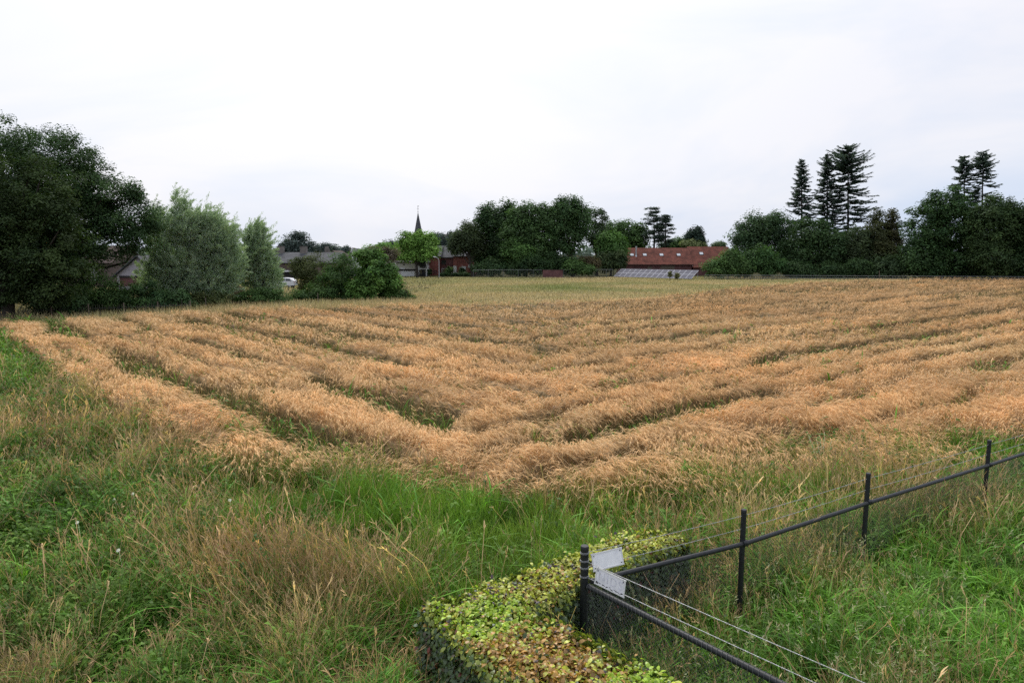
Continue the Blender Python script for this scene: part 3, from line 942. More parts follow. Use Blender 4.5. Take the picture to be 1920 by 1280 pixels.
shrub('shrub', 'low shaggy green bush to the right of the small thatched shelter', 66, [(475, 556, 38, 18), (512, 558, 32, 16)], 490, n=120, per=60, rc=.4, size=.15, **MID)
shrub('shrub', 'tall olive shrub left of the glossy bush by the white car', 79, [(590, 515, 45, 40), (565, 500, 30, 24), (610, 540, 55, 28)], 590, n=300, per=60, rc=.55, size=.18, **OLV)
shrub('shrub', 'mid green bush in the middle of the long shrubbery', 74, [(640, 515, 45, 42), (625, 548, 70, 22), (575, 555, 40, 18)], 640, n=330, per=60, rc=.5, size=.18, ca=(.022, .048, .015), cb=(.05, .085, .026))
shrub('shrub', 'big glossy broad leaved bush at the right of the shrubbery', 72, [(705, 515, 42, 42), (690, 480, 36, 18), (728, 535, 26, 28), (680, 540, 45, 26)], 700, n=330, per=60, rc=.5, size=.24, aspect=.7, ca=(.03, .068, .016), cb=(.07, .125, .03))
shrub('shrub', 'low trailing bush end sticking out into the pasture', 71.5, [(755, 555, 18, 11), (772, 558, 9, 8)], 758, n=60, per=50, rc=.3, size=.16, **MID)
shrub('shrub', 'dark purple brown shrub peeping over the glossy bush', 82, [(725, 478, 24, 16), (705, 470, 18, 8)], 722, n=80, per=50, rc=.5, size=.2, ca=(.05, .042, .032), cb=(.085, .072, .05))

# skyline behind the houses
SK = 'trees on the far skyline'
tree('broadleaf_tree', 'round dome shaped dark tree behind the twin chimney roof', 'tree', 225, [(556, 456, 30, 21), (540, 465, 18, 13), (576, 465, 18, 14), (557, 472, 34, 12)], 557, n=230, per=45, rc=1.3, size=.6, group=SK, **BLU)
tree('broadleaf_tree', 'low dark tree just right of the dome shaped tree', 'tree', 230, [(607, 466, 18, 9), (600, 472, 22, 10)], 605, n=90, per=45, rc=1.2, size=.6, group=SK, **BLU)
tree('broadleaf_tree', 'small pointed dark tree behind the stepped chimney', 'tree', 235, [(618, 466, 7, 10), (626, 472, 16, 10)], 619, n=60, per=45, rc=1., size=.6, group=SK, **BLU)
tree('broadleaf_tree', 'small round dark tree left of the brick gable tower', 'tree', 230, [(648, 470, 8, 10), (650, 476, 9, 9)], 648, n=60, per=45, rc=1., size=.6, group=SK, **BLU)
tree('broadleaf_tree', 'light green low tree behind the shrubbery', 'tree', 130, [(700, 470, 22, 13), (722, 466, 18, 12), (688, 478, 14, 10)], 705, n=170, per=45, rc=.8, size=.36, ca=(.05, .10, .025), cb=(.09, .16, .04))
tree('broadleaf_tree', 'grey green tree behind the light green one', 'tree', 200, [(735, 462, 20, 14), (752, 470, 18, 10)], 737, n=110, per=45, rc=1.1, size=.5, group=SK, **BLU)
tree('plane_tree', 'bright yellow green spreading tree in front of the church spire', 'tree', 147,
     [(770, 448, 30, 18), (790, 455, 30, 24), (808, 470, 20, 16), (757, 474, 19, 15), (783, 478, 30, 14), (748, 462, 11, 12)], 783, n=330, per=42, rc=.9, size=.42, limbs=26, tr=.3, trunk_top=7, hollow=.55, **BRT)
tree('broadleaf_tree', 'dark bluish tree right behind the bright yellow green one', 'tree', 215, [(818, 448, 16, 15), (830, 460, 18, 14), (815, 465, 14, 18)], 820, n=150, per=45, rc=1.3, size=.6, group=SK, **BLU)
tree('broadleaf_tree', 'bluish skyline tree touching the dark grove on its left', 'tree', 220, [(848, 450, 14, 16), (858, 465, 16, 14)], 850, n=120, per=45, rc=1.3, size=.6, group=SK, **BLU)

# the grove in the middle
tree('beech_tree', 'dark low branched tree at the left end of the central grove', 'tree', 147, [(874, 444, 25, 28), (860, 456, 18, 22), (893, 458, 24, 24), (852, 466, 10, 9)], 888, low=4.2, n=330, per=45, rc=1.1, size=.42, ca=(.024, .034, .016), cb=(.040, .056, .022), tr=.32)
tree('beech_tree', 'tall dark tree second from the left in the central grove', 'tree', 150, [(922, 410, 30, 32), (905, 440, 28, 36), (938, 450, 34, 45), (915, 485, 36, 26), (950, 410, 24, 36)], 922, n=560, per=45, rc=1.2, size=.42, **DK)
tree('ash_tree', 'mid green tree with a lighter lower crown in the central grove', 'tree', 145, [(985, 408, 34, 30), (975, 440, 40, 36), (1005, 450, 30, 45), (968, 470, 34, 30), (1022, 408, 22, 32)], 985, n=580, per=45, rc=1.1, size=.42, ca=(.026, .05, .018), cb=(.052, .09, .03))
tree('ash_tree', 'lower bright green bough tree at the front of the central grove', 'tree', 142, [(968, 470, 26, 24), (985, 480, 22, 22)], 975, n=160, per=45, rc=.9, size=.38, ca=(.035, .07, .02), cb=(.06, .11, .03))
tree('poplar_tree', 'tallest tree of the central grove with a pale bare trunk', 'tree', 146, [(1064, 395, 34, 30), (1048, 415, 32, 34), (1088, 412, 24, 34), (1060, 445, 42, 34), (1035, 450, 20, 36)], 1075, n=600, per=45, rc=1.15, size=.42, bark='palebark', tr=.4, trunk_top=11, ca=(.022, .045, .017), cb=(.045, .08, .028))
tree('poplar_tree', 'loose open crowned tree at the right of the central grove', 'tree', 156, [(1108, 405, 14, 22), (1127, 415, 14, 24), (1115, 440, 20, 26), (1125, 455, 18, 20)], 1118, n=170, per=40, rc=.9, size=.4, ca=(.028, .045, .022), cb=(.05, .075, .036))
tree('broadleaf_tree', 'bright mid green round tree beside the barn', 'tree', 150, [(1145, 455, 30, 22), (1140, 475, 26, 20), (1160, 470, 20, 18)], 1145, n=230, per=45, rc=1., size=.42, ca=(.035, .075, .02), cb=(.06, .11, .03))
tree('broadleaf_tree', 'wide green tree rising behind the bright round tree', 'tree', 182, [(1172, 430, 36, 22), (1150, 432, 28, 20), (1196, 450, 24, 28), (1170, 455, 40, 22)], 1175, n=340, per=45, rc=1.3, size=.5, **MID)
U = 'shrubs at the foot of the central grove'
shrub('shrub', 'dark shrub under the second tall tree of the grove', 141, [(925, 500, 30, 16), (905, 505, 20, 12)], 920, n=170, per=45, rc=.9, size=.36, group=U, **DK)
shrub('shrub', 'dark shrub filling the middle of the grove', 141, [(1000, 496, 34, 20), (965, 503, 24, 14)], 990, n=210, per=45, rc=.9, size=.36, group=U, **DK)
shrub('shrub', 'dark green shrub behind the low brick wall', 143, [(1050, 497, 32, 18), (1030, 490, 26, 20)], 1040, n=200, per=45, rc=.9, size=.36, group=U, **DK)
shrub('shrub', 'green shrub just right of the pale trunk', 139, [(1078, 500, 22, 16), (1098, 505, 20, 10)], 1085, n=140, per=45, rc=.8, size=.36, group=U, **MID)
shrub('shrub', 'reddish brown shrub beside the barn', 141, [(1108, 493, 20, 12), (1095, 490, 14, 10)], 1105, n=100, per=45, rc=.8, size=.36, group=U, ca=(.05, .04, .022), cb=(.07, .06, .03))
shrub('shrub', 'dark shrub hiding the left end of the barn', 147, [(1140, 492, 30, 20), (1160, 486, 18, 16)], 1150, n=200, per=45, rc=.9, size=.36, group=U, ca=(.02, .035, .014), cb=(.042, .058, .022))
G2 = 'layered cedars behind the barn'


def cedar(label, px, py_top, Y, half, seed, lean):
    rng = np.random.default_rng(seed)
    b = atY(px, 520, Y); tp = atY(px + lean, py_top, Y)
    root = thing('cedar_tree', label, 'cedar', (b[0], Y, 0), G2)
    T, C_ = Acc(), Acc()
    t = np.linspace(0, 1, 8)[:, None]
    TP = np.array([b[0], Y, -.1]) * (1 - t) ** 1 + tp * t + np.sin(t * 3.1) * np.array([.5, 0, 0])
    T.tube(TP, np.linspace(.4, .05, 8), 8, (.05, .045, .04))
    k = Y / FPX
    for f in np.linspace(.50, .99, 11):
        st = TP[0] + (tp - TP[0]) * f + math.sin(f * 3.1) * np.array([.5, 0, 0])
        for j in range(4):
            an = rng.random() * 6.28
            L = half * k * rng.uniform(.5, 1.15) * (1.1 - .75 * max(0, f - .7) / .3)
            en = st + np.array([math.cos(an) * L, math.sin(an) * L, L * rng.uniform(-.05, .28)])
            limb(T, st, en, .07, .02, rng, 4)
            P = st + (en - st) * rng.uniform(.55, 1.05, (4, 1)) + rng.normal(0, .3, (4, 3)) * np.array([1, 1, .25])
            leaves(C_, P, np.tile([0, 0, 1.0], (4, 1)), 62, .95, .30, (.022, .036, .026), (.042, .06, .042), rng, flat=.36, up=.8)
    part('trunk', T, M['bark'], root)
    part('crown', C_, M['leaf'], root)


cedar('taller flat layered cedar left of its partner behind the barn', 1222, 391, 178, 20, 5, 2)
cedar('shorter leaning flat layered cedar right of its partner behind the barn', 1240, 405, 176, 17, 6, 7)
tree('cypress_tree', 'dark dense conical conifer behind the barn roof', 'conifer', 188, [(1304, 437, 13, 15), (1300, 448, 17, 16), (1312, 452, 14, 14), (1304, 460, 20, 12)], 1305, n=260, per=45, rc=1., size=.45, ca=(.018, .03, .022), cb=(.03, .046, .032))
tree('broadleaf_tree', 'low round tree between the cedars and the conifer behind the barn', 'tree', 192, [(1268, 458, 22, 12), (1250, 464, 16, 10)], 1262, n=110, per=45, rc=1.1, size=.5, **MID)
tree('broadleaf_tree', 'yellowish low bush tree in front of the dense conical conifer', 'tree', 184, [(1296, 458, 18, 8), (1310, 462, 16, 6)], 1300, n=90, per=45, rc=.9, size=.45, ca=(.06, .075, .03), cb=(.095, .11, .045))
tree('broadleaf_tree', 'thin pale green tree at the right end of the barn roof', 'tree', 196, [(1345, 462, 14, 7), (1352, 458, 7, 8)], 1348, n=60, per=40, rc=.9, size=.45, ca=(.05, .075, .04), cb=(.08, .11, .055))

# the right-hand wood
tree('chestnut_tree', 'broad domed tree with gaps of sky left of the three firs', 'tree', 143, [(1432, 420, 46, 30), (1405, 440, 38, 34), (1465, 430, 34, 36), (1388, 460, 22, 26), (1440, 460, 50, 36)], 1440, n=480, per=40, rc=1.15, size=.42, tr=.42, limbs=30, ca=(.022, .042, .02), cb=(.045, .075, .03))
W3 = 'tall firs above the right hand wood'
fir('slender tall fir left of the two darker firs', 1503, 297, 150, 38, 9, 11, 30, group=W3, gapw=.25)
fir('middle tall fir of the three in the close group', 1551, 287, 152, 43, 8, 12, 33, group=W3, gapw=.3)
fir('tallest fir with a blunt flat bushy top', 1590, 272, 149, 54, 8, 13, 38, blunt=True, group=W3, gapw=.42)
tree('broadleaf_tree', 'dark rounded tree in front of the slender tall fir', 'tree', 137, [(1522, 440, 40, 34), (1510, 470, 52, 36), (1555, 465, 36, 36), (1500, 495, 40, 24)], 1520, n=520, per=45, rc=1.1, size=.4, **DK)
tree('cypress_tree', 'olive brown pointed conifer right of the blunt topped fir', 'conifer', 140, [(1646, 410, 12, 20), (1640, 440, 26, 28), (1640, 475, 36, 36)], 1644, n=330, per=45, rc=.9, size=.36, ca=(.032, .038, .016), cb=(.055, .06, .024))
tree('cypress_tree', 'slim brownish conifer with the sharpest tip near the sky gap', 'conifer', 141, [(1671, 400, 7, 19), (1671, 425, 15, 26), (1668, 460, 26, 34)], 1670, n=250, per=45, rc=.8, size=.36, ca=(.036, .036, .017), cb=(.06, .058, .025))
tree('broadleaf_tree', 'dark tree under the blunt topped fir', 'tree', 139, [(1600, 455, 36, 34), (1592, 480, 44, 34)], 1600, n=340, per=45, rc=1.1, size=.4, ca=(.024, .036, .016), cb=(.042, .058, .024))
tree('oak_tree', 'large dark rounded oak left of the two tall spruces', 'tree', 128, [(1768, 390, 40, 40), (1745, 430, 46, 52), (1800, 430, 46, 60), (1735, 480, 48, 40), (1780, 490, 60, 30)], 1765, n=850, per=50, rc=1.05, size=.38, ca=(.016, .036, .013), cb=(.036, .066, .022))
tree('oak_tree', 'large dark oak with arching top boughs right of the spruces', 'tree', 124, [(1868, 398, 36, 34), (1850, 430, 44, 50), (1900, 420, 40, 48), (1860, 480, 62, 42), (1925, 470, 40, 60)], 1865, n=850, per=50, rc=1.0, size=.38, ca=(.02, .036, .014), cb=(.04, .064, .022))
tree('oak_tree', 'dark tree cut by the right edge of the picture', 'tree', 121, [(1945, 420, 42, 50), (1950, 480, 50, 45)], 1950, n=380, per=45, rc=1.05, size=.38, **DK)
fir('shorter thin spruce with a bare lower trunk above the oaks', 1808, 291, 148, 29, 13, 14, 18, blunt=True, group='pair of spruces above the oaks', gapw=.42, name='spruce_tree', cat='spruce')
fir('taller thin spruce with a dense pointed head above the oaks', 1840, 282, 147, 31, 13, 15, 19, blunt=True, group='pair of spruces above the oaks', gapw=.40, name='spruce_tree', cat='spruce', lean=3)
V3 = 'shrubs along the edge of the right hand wood'
shrub('shrub', 'bright green bush covering the right end of the barn', 131, [(1368, 492, 30, 26), (1345, 502, 28, 20), (1395, 500, 30, 22)], 1365, n=300, per=45, rc=.85, size=.34, group=V3, **MID)
shrub('shrub', 'mid green bush below the broad domed tree', 131, [(1425, 488, 34, 28), (1450, 500, 34, 22)], 1430, n=250, per=45, rc=.85, size=.34, group=V3, ca=(.022, .05, .016), cb=(.045, .085, .026))
for i, (px, w_, h_, lb) in enumerate([(1495, 36, 16, 'dark shrub below the dark rounded tree'), (1555, 34, 15, 'dark shrub below the middle tall fir'), (1612, 34, 19, 'dark shrub left of the pale fence stake'),
                                      (1668, 36, 22, 'green shrub just right of the pale fence stake'), (1725, 36, 22, 'dark shrub under the left side of the large rounded oak'),
                                      (1785, 36, 16, 'dark shrub under the two tall spruces'), (1845, 38, 18, 'dark shrub under the arching oak'), (1905, 36, 18, 'dark shrub at the right edge of the wood')]):
    Yb = 133 - max(0, px - 1650) * .035
    shrub('shrub', lb, Yb, [(px, 520 - h_, w_, h_), (px + 16, 520 - h_ * .7, w_ * .8, h_ * .8)], px, n=210, per=45, rc=.85, size=.33, group=V3, seed=500 + i,
          **(DK if i not in (3,) else dict(ca=(.025, .045, .02), cb=(.045, .07, .03))))

# a far low wood on the horizon, its haze put into the leaf colour
A = Acc(); rng = np.random.default_rng(77)
n = 420
an = rng.uniform(-1.05, 1.05, n); rd = rng.uniform(300, 420, n)
P = np.stack([np.sin(an) * rd, np.cos(an) * rd, rng.uniform(.5, 7.5, n) * (0.6 + .6 * fbm(an * 8, an * 0, 5))], 1)
leaves(A, P, np.tile([0, -1.0, .3], (n, 1)), 60, 5.5, 2.2, (.035, .05, .04), (.055, .075, .058), rng, flat=.6)
tag(A.build('far_woods', M['leaf']), 'low belt of distant woods with haze tinted leaves along the horizon', 'woods', kind='stuff')

# ------------------------------------------------------------------ the hedge
rng = np.random.default_rng(21)
HT = 1.2
hedge = thing('hedge', 'clipped leafy hedge with yellow green and rusty top turning a corner by the steel fence', 'hedge', (0.3, 7.0, 0))
core = Acc()
ctr = HEDGE.mean(0)


def inset(P, d):
    out = []
    n = len(P)
    for i in range(n):
        a, b, c = P[i - 1], P[i], P[(i + 1) % n]
        e1 = (b - a) / np.linalg.norm(b - a); e2 = (c - b) / np.linalg.norm(c - b)
        n1 = np.array([e1[1], -e1[0]]); n2 = np.array([e2[1], -e2[0]])     # outline runs clockwise: inward on its right
        m = n1 + n2; m /= max(np.dot(m, n1), .3)
        out.append(b + m * d)
    return np.array(out)


area = 0.5 * sum(HEDGE[i][0] * HEDGE[(i + 1) % len(HEDGE)][1] - HEDGE[(i + 1) % len(HEDGE)][0] * HEDGE[i][1] for i in range(len(HEDGE)))
INN = inset(HEDGE, .12 if area < 0 else -.12)
# dark solid core in place of inner shade: quads split into two convex arms
for qd in ([0, 1, 2, 3], [0, 3, 4, 4], [0, 4, 5, 6]):
    pl = [np.array([*INN[i], .02]) for i in qd]
    if qd[2] == qd[3]:
        pl = pl[:3]
    core.prism(pl if len(pl) == 4 else pl + [pl[-1]], (0, 0, HT - .38))
part('dark_core', core, M['hedgecore'], hedge)
LA = Acc()
# top leaves
NT = 64000
lo, hi = HEDGE.min(0), HEDGE.max(0)
p = rng.uniform(lo - .05, hi + .05, (NT * 2, 2))
p = p[in_poly(p[:, 0], p[:, 1], HEDGE)]
nt = len(p)
edd = np.full(nt, 9.0)
for i in range(len(HEDGE)):
    a, b = HEDGE[i], HEDGE[(i + 1) % len(HEDGE)]
    ab = b - a; tq = np.clip(((p - a) @ ab) / (ab @ ab), 0, 1)[:, None]
    edd = np.minimum(edd, np.linalg.norm(p - a - ab * tq, axis=1))
ztop = HT - .08 + .20 * (fbm(p[:, 0] * 3, p[:, 1] * 3, 201) - .5) + .10 * (vnoise(p[:, 0] * 9, p[:, 1] * 9, 202) - .5) - .10 * (1 - np.clip(edd / .14, 0, 1)) ** 2
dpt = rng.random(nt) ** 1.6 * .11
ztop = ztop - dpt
ztop = ztop + np.where(rng.random(nt) < .07, rng.uniform(0, .13, nt), 0)
px, py = proj(p[:, 0], p[:, 1], HT)
px = px + (fbm(p[:, 0] * 3.2, p[:, 1] * 3.2, 203) - .5) * 120
py = py + (fbm(p[:, 0] * 3.2 + 9, p[:, 1] * 3.2, 205) - .5) * 70
yg = np.array([.46, .48, .075]); br_ = np.array([.42, .24, .065]); bg_ = np.array([.34, .48, .045]); pu = np.array([.075, .048, .05])


def G(cx, cy, rx, ry):
    return np.exp(-(((px - cx) / rx) ** 2 + ((py - cy) / ry) ** 2))[:, None]


wts = np.concatenate([0.5 + 1.2 * G(1180, 1020, 140, 50) + .6 * G(1010, 1080, 120, 45), .10 + 1.4 * G(1060, 1210, 110, 45) + 0.9 * G(960, 1235, 90, 50) + .35 * G(1060, 1075, 60, 20) + .3 * G(1260, 1030, 60, 30),
                      0.02 + 2.4 * G(900, 1145, 75, 22) + 1.2 * G(960, 1160, 60, 20) + 3.0 * G(1240, 1272, 75, 26), .06 + .75 * G(950, 1085, 30, 16) + .6 * G(865, 1105, 30, 12) + .5 * G(1060, 1040, 30, 10)], 1)
wts /= wts.sum(1, keepdims=True)
ci = (rng.random(nt)[:, None] > np.cumsum(wts, 1)).sum(1).clip(0, 3)
lc = np.stack([yg, br_, bg_, pu])[ci] * rng.uniform(.6, 1.35, (nt, 1)) * (1.15 - 4.5 * dpt)[:, None] * (.7 + .6 * fbm(p[:, 0] * 9, p[:, 1] * 9, 207))[:, None]  # deeper leaves coloured darker to suggest shade within the top
wild = rng.random(nt) < .06
lc[wild] = np.array([.07, .11, .025]) * rng.uniform(.6, 1.3, (wild.sum(), 1))


def hleaves(pos, nrm, col, L, rng):
    m = len(pos)
    nrm = nrm / np.linalg.norm(nrm, axis=1)[:, None]
    a = rng.normal(0, 1, (m, 3)); a -= nrm * (a * nrm).sum(1)[:, None]; a /= np.linalg.norm(a, axis=1)[:, None]
    s = np.cross(nrm, a); L = L[:, None]
    C = np.stack([pos, pos + a * L * .33 + nrm * L * .08, pos + a * L * .68 + nrm * L * .07, pos + a * L - nrm * L * .1], 1)
    LA.strips(C, np.concatenate([L * .12, L * .56, L * .5, L * .05], 1), s, np.stack([col * .9, col, col * 1.08], 1))


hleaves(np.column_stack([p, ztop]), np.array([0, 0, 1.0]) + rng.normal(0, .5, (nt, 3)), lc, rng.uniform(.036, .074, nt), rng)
# side leaves
for i in range(len(HEDGE)):
    a, b = HEDGE[i], HEDGE[(i + 1) % len(HEDGE)]
    ln = np.linalg.norm(b - a)
    ns = int(ln * HT * 3300)
    t = rng.random((ns, 1)); z = rng.uniform(.03, HT - .09, ns)
    e = (b - a) / ln; nv = np.array([-e[1], e[0]]) * (1 if area < 0 else -1)
    dep = rng.uniform(-.14, .04, ns) + .09 * (fbm(t[:, 0] * ln * 2.5 + i * 5, z * 2.5, 211) - .5)
    pp = np.column_stack([a + (b - a) * t + nv * dep[:, None], z])
    c = (np.array([.050, .095, .030]) + np.array([.05, .05, .012]) * rng.random((ns, 1))) * rng.uniform(.6, 1.5, (ns, 1))
    rd_ = rng.random(ns)
    c[rd_ < .12] = np.array([.10, .075, .03]) * rng.uniform(.6, 1.2, ((rd_ < .12).sum(), 1))
    c[rd_ < .025] = np.array([.22, .05, .03]) * rng.uniform(.6, 1.2, ((rd_ < .025).sum(), 1))
    topmix = (z > HT - .24) & (rng.random(ns) < (z - HT + .24) / .15 * .9)
    c[topmix] = np.array([.26, .31, .05]) * rng.uniform(.6, 1.3, (topmix.sum(), 1))
    hleaves(pp, np.column_stack([np.tile(nv, (ns, 1)), np.full(ns, .55)]) + rng.normal(0, .45, (ns, 3)), c, rng.uniform(.045, .085, ns), rng)
part('foliage', LA, M['hedge'], hedge)

# ------------------------------------------------------------------ the steel fence
fence = thing('steel_fence', 'dark steel tube fence with chain link mesh and two strands of barbed wire', 'fence', (POST[0][0], POST[0][1], 0))
for i, p_ in enumerate(POST[:6]):
    A = Acc()
    hgt = 1.62
    r = .048 if i == 0 else .036
    A.tube([[*p_, -.05], [*p_, hgt * .5], [*p_, hgt]], r, 14 if i == 0 else 10)
    po = part('post', A, M['steel'], fence)
    A = Acc()
    A.tube([[*p_, hgt], [*p_, hgt + .025], [*p_, hgt + .035]], [r * 1.03, r * 1.03, r * .9], 14)
    part('post_cap', A, M['steel'], fence, po)
fd = (FRONT_END - POST[0]) / np.linalg.norm(FRONT_END - POST[0])
fl = np.linalg.norm(FRONT_END - POST[0])
A = Acc(); A.tube([[*FRONT_END, -.05], [*FRONT_END, 1.62]], .036, 10); part('post', A, M['steel'], fence)


def run_pts(a, b, z, n=12, sag=0.0):
    t = np.linspace(0, 1, n)[:, None]
    P = np.concatenate([a + (b - a) * t, np.full((n, 1), z) - sag * 4 * t * (1 - t)], 1)
    return P


RZ = 1.2
A = Acc()
off = np.array([.05, -.03])
pts = [np.array([*(POST[0] + (POST[1] - POST[0]) * .035), RZ])] + [np.array([*(q_ + np.array([.02, -.035])), RZ + random.uniform(-.008, .008)]) for q_ in POST[1:6]]
dense = np.concatenate([np.linspace(pts[i], pts[i + 1], 9)[:-1] for i in range(5)] + [pts[5][None]])
A.tube(dense, .030, 12)
part('top_rail', A, M['steel'], fence)
for q_ in POST[1:6]:
    A = Acc(); c_ = q_ + np.array([.02, -.035])
    A.tube([[*(c_ - np.array([.035, .019])), RZ], [*(c_ + np.array([.035, .019])), RZ]], .041, 12)
    A.tube([[*(c_ + np.array([.012, -.04])), RZ + .02], [*(c_ + np.array([.016, -.055])), RZ + .02]], .011, 6)
    part('clamp', A, M['steel'], fence)
A = Acc()
A.tube(run_pts(POST[0] + fd * .06, FRONT_END, RZ - .02, 8), .033, 12)
part('top_rail', A, M['steel'], fence)


def chain(a, b, z0, z1, sp, rad=.002):
    """chain-link: wires zigzag on both diagonals, looped over the rail"""
    A = Acc()
    L = np.linalg.norm(b - a); e = (b - a) / L
    H_ = z1 - z0
    nv = np.array([-e[1], e[0]])
    ks = np.arange(-H_, L, sp)
    C0, C1 = [], []
    for s0 in ks:
        for sg in (1, -1):
            u0, u1, v0, v1 = s0, s0 + H_, z0, z1
            if u0 < 0: v0 += -u0; u0 = 0
            if u1 > L: v1 -= (u1 - L); u1 = L
            if v1 - v0 < .03: continue
            if sg < 0: v0, v1 = z0 + z1 - v0, z0 + z1 - v1
            C0.append([*(a + e * u0 + nv * .003 * sg), v0]); C1.append([*(a + e * u1 + nv * .003 * sg), v1])
    C0, C1 = np.array(C0), np.array(C1)
    C = np.stack([C0, C1], 1)
    W_ = np.full(C.shape[:2], rad * 2)
    d = C1 - C0; d /= np.linalg.norm(d, axis=1)[:, None]
    n3 = np.array([nv[0], nv[1], 0.0])
    s1 = np.cross(d, n3)
    A.strips(C, W_, s1, np.ones((len(C), 3)))
    A.strips(C, W_, np.tile(n3, (len(C), 1)), np.ones((len(C), 3)))
    return A, e, nv, L


A, *_ = chain(POST[0] + np.array([.03, -.02]), POST[5] + np.array([.03, -.02]), .03, RZ, .055)
part('wire_mesh', A, M['meshwire'], fence)
A, e_, nv_, L_ = chain(POST[0] + fd * .05, FRONT_END, .03, RZ - .02, .055)
part('wire_mesh', A, M['meshwire'], fence)
# mesh ends bent over the front rail
A = Acc()
for s0 in np.arange(.06, L_, .055):
    q_ = POST[0] + fd * s0
    P = []
    for aa in np.linspace(-.4, 3.6, 7):
        P.append([*(q_ + nv_ * math.cos(aa) * .038 + fd * aa * .006), RZ - .02 + math.sin(aa) * .038])
    A.tube(P, .0022, 4, cap=False)
part('mesh_ties', A, M['meshwire'], fence)


def barbed(a, b, z0, z1, sag, thick=.0028):
    A = Acc()
    L = np.linalg.norm(b - a)
    n = max(10, int(L / .02))
    t = np.linspace(0, 1, n)[:, None]
    base = np.concatenate([a + (b - a) * t, z0 + (z1 - z0) * t - sag * 4 * t * (1 - t)], 1)
    e = (b - a) / L; nv = np.array([-e[1], e[0], 0])
    for ph in (0, math.pi):
        w_ = t[:, 0] * L / .05 * 6.283 + ph
        P = base + nv * np.cos(w_)[:, None] * .0028 + np.array([0, 0, 1]) * np.sin(w_)[:, None] * .0028
        A.tube(P, thick * .75, 4, cap=False)
    for s0 in np.arange(.08, L, .11):
        i = min(n - 1, int(s0 / L * n)); c = base[i]
        for q_ in range(3):
            v = np.random.default_rng(i * 7 + q_).normal(0, 1, 3); v /= np.linalg.norm(v)
            A.tube([c - v * .014, c + v * .014], [.0012, .0012], 4, cap=False)
    return A


for hz in (1.57, 1.39):
    A = Acc()
    for i in range(5):
        a_ = POST[i]; b_ = POST[i + 1]
        bb = barbed(a_, b_, hz, hz, .012)
        A.v += bb.v; A.f += [f + A.n for f in bb.f]; A.c += bb.c; A.m += bb.m; A.s += bb.s; A.n += bb.n
    part('barbed_wire', A, M['galv'], fence)
for hz in (1.475, 1.285):
    part('barbed_wire', barbed(POST[0] + fd * .04, FRONT_END, hz, hz + .14, .012, .0036), M['galv'], fence)
for zz in (1.475, 1.285, 1.57, 1.39):
    A = Acc()
    an_ = np.linspace(0, 12.5, 24)
    A.tube(np.stack([POST[0][0] + np.cos(an_) * .052, POST[0][1] + np.sin(an_) * .052, zz + an_ * .002 - .01], 1), .003, 4, cap=False)
    part('wire_tie', A, M['galv'], fence)


# signs hung between the two strands
def sign(label, a, e, s0, s1, zt, zb, tilt, lettering):
    root = thing('sign', label, 'sign', (*(a + e * s0), (zt + zb) / 2), 'white signs on the fence')
    nv = np.array([e[1], -e[0]])
    if np.dot(nv, -a) < 0: nv = -nv
    mid = a + e * (s0 + s1) / 2 + nv * .012
    # leaned back from vertical so the face takes more sky light
    root.rotation_euler = Quaternion(Vector((nv[1], -nv[0], 0.0)), math.radians(tilt)).to_euler()
    ang = math.atan2(e[1], e[0]); w_ = s1 - s0; h_ = zt - zb
    A = Acc(); A.box([*mid, (zt + zb) / 2], (w_, .004, h_), ang)
    pl = part('panel', A, M['signface'] if lettering else M['signwhite'], root)
    A = Acc()
    o2 = mid + nv * .003
    for zz in (zt - .006, zb + .006):
        A.box([*o2, zz], (w_ + .012, .010, .014), ang)
    for ss in (s0 + .006, s1 - .006):
        A.box([*(a + e * ss + nv * .015), (zt + zb) / 2], (.014, .009, h_ - .016), ang)
    part('frame', A, M['white'], root)
    for ss in (s0 + .03, s1 - .03):
        for zz in (zt - .032, zb + .032):
            c = a + e * ss + nv * .013
            A = Acc(); A.tube([[*c, zz], [*(c + nv * .008), zz]], .0065, 8)
            part('screw', A, M['steel'], root)
        c = a + e * ss
        A = Acc(); A.tube([[*c, zt + .015], [*(c + nv * .02), zt + .004], [*(c + nv * .021), zt - .02]], .002, 4)
        part('hanging_wire', A, M['galv'], root)
    if lettering:
        cu = bpy.data.curves.new('lettering', 'FONT')
        cu.body = 'NIDS'; cu.size = h_ * .72; cu.extrude = .0008; cu.align_x = 'CENTER'; cu.align_y = 'CENTER'; cu.space_character = 1.25
        tmp = bpy.data.objects.new('lettering_outline', cu); COL.objects.link(tmp)
        bpy.context.view_layer.update()
        lme = bpy.data.meshes.new_from_object(tmp.evaluated_get(bpy.context.evaluated_depsgraph_get()))
        bpy.data.objects.remove(tmp)
        lme.materials.clear(); lme.materials.append(M['signink'])
        to = bpy.data.objects.new('lettering', lme); COL.objects.link(to)
        to.parent = root
        cc = np.array([*(mid + nv * .0032), (zt + zb) / 2 + .008]) - np.array(root.location)
        to.location = cc
        to.rotation_euler = (math.pi / 2, 0, math.atan2(nv[1], nv[0]) + math.pi / 2)
        A = Acc(); rg = np.random.default_rng(3)
        for q_ in range(26):
            ss = s0 + .02 + rg.random() ** 1.6 * (w_ - .04)
            A.box([*(a + e * ss + nv * .0145), zb + .016 + rg.random() ** 2 * .02], (rg.uniform(.012, .035), .001, rg.uniform(.003, .009)), ang)
        part('grime', A, M['signdirt'], root)


be = (POST[1] - POST[0]) / np.linalg.norm(POST[1] - POST[0])
sign('blank white sign on the back run of the fence beside the corner post', POST[0], be, .10, .53, 1.525, 1.325, 17, False)
sign('white framed weathered sign with faded lettering facing the camera side', POST[0], fd, .19, .62, 1.465, 1.275, 9, True)

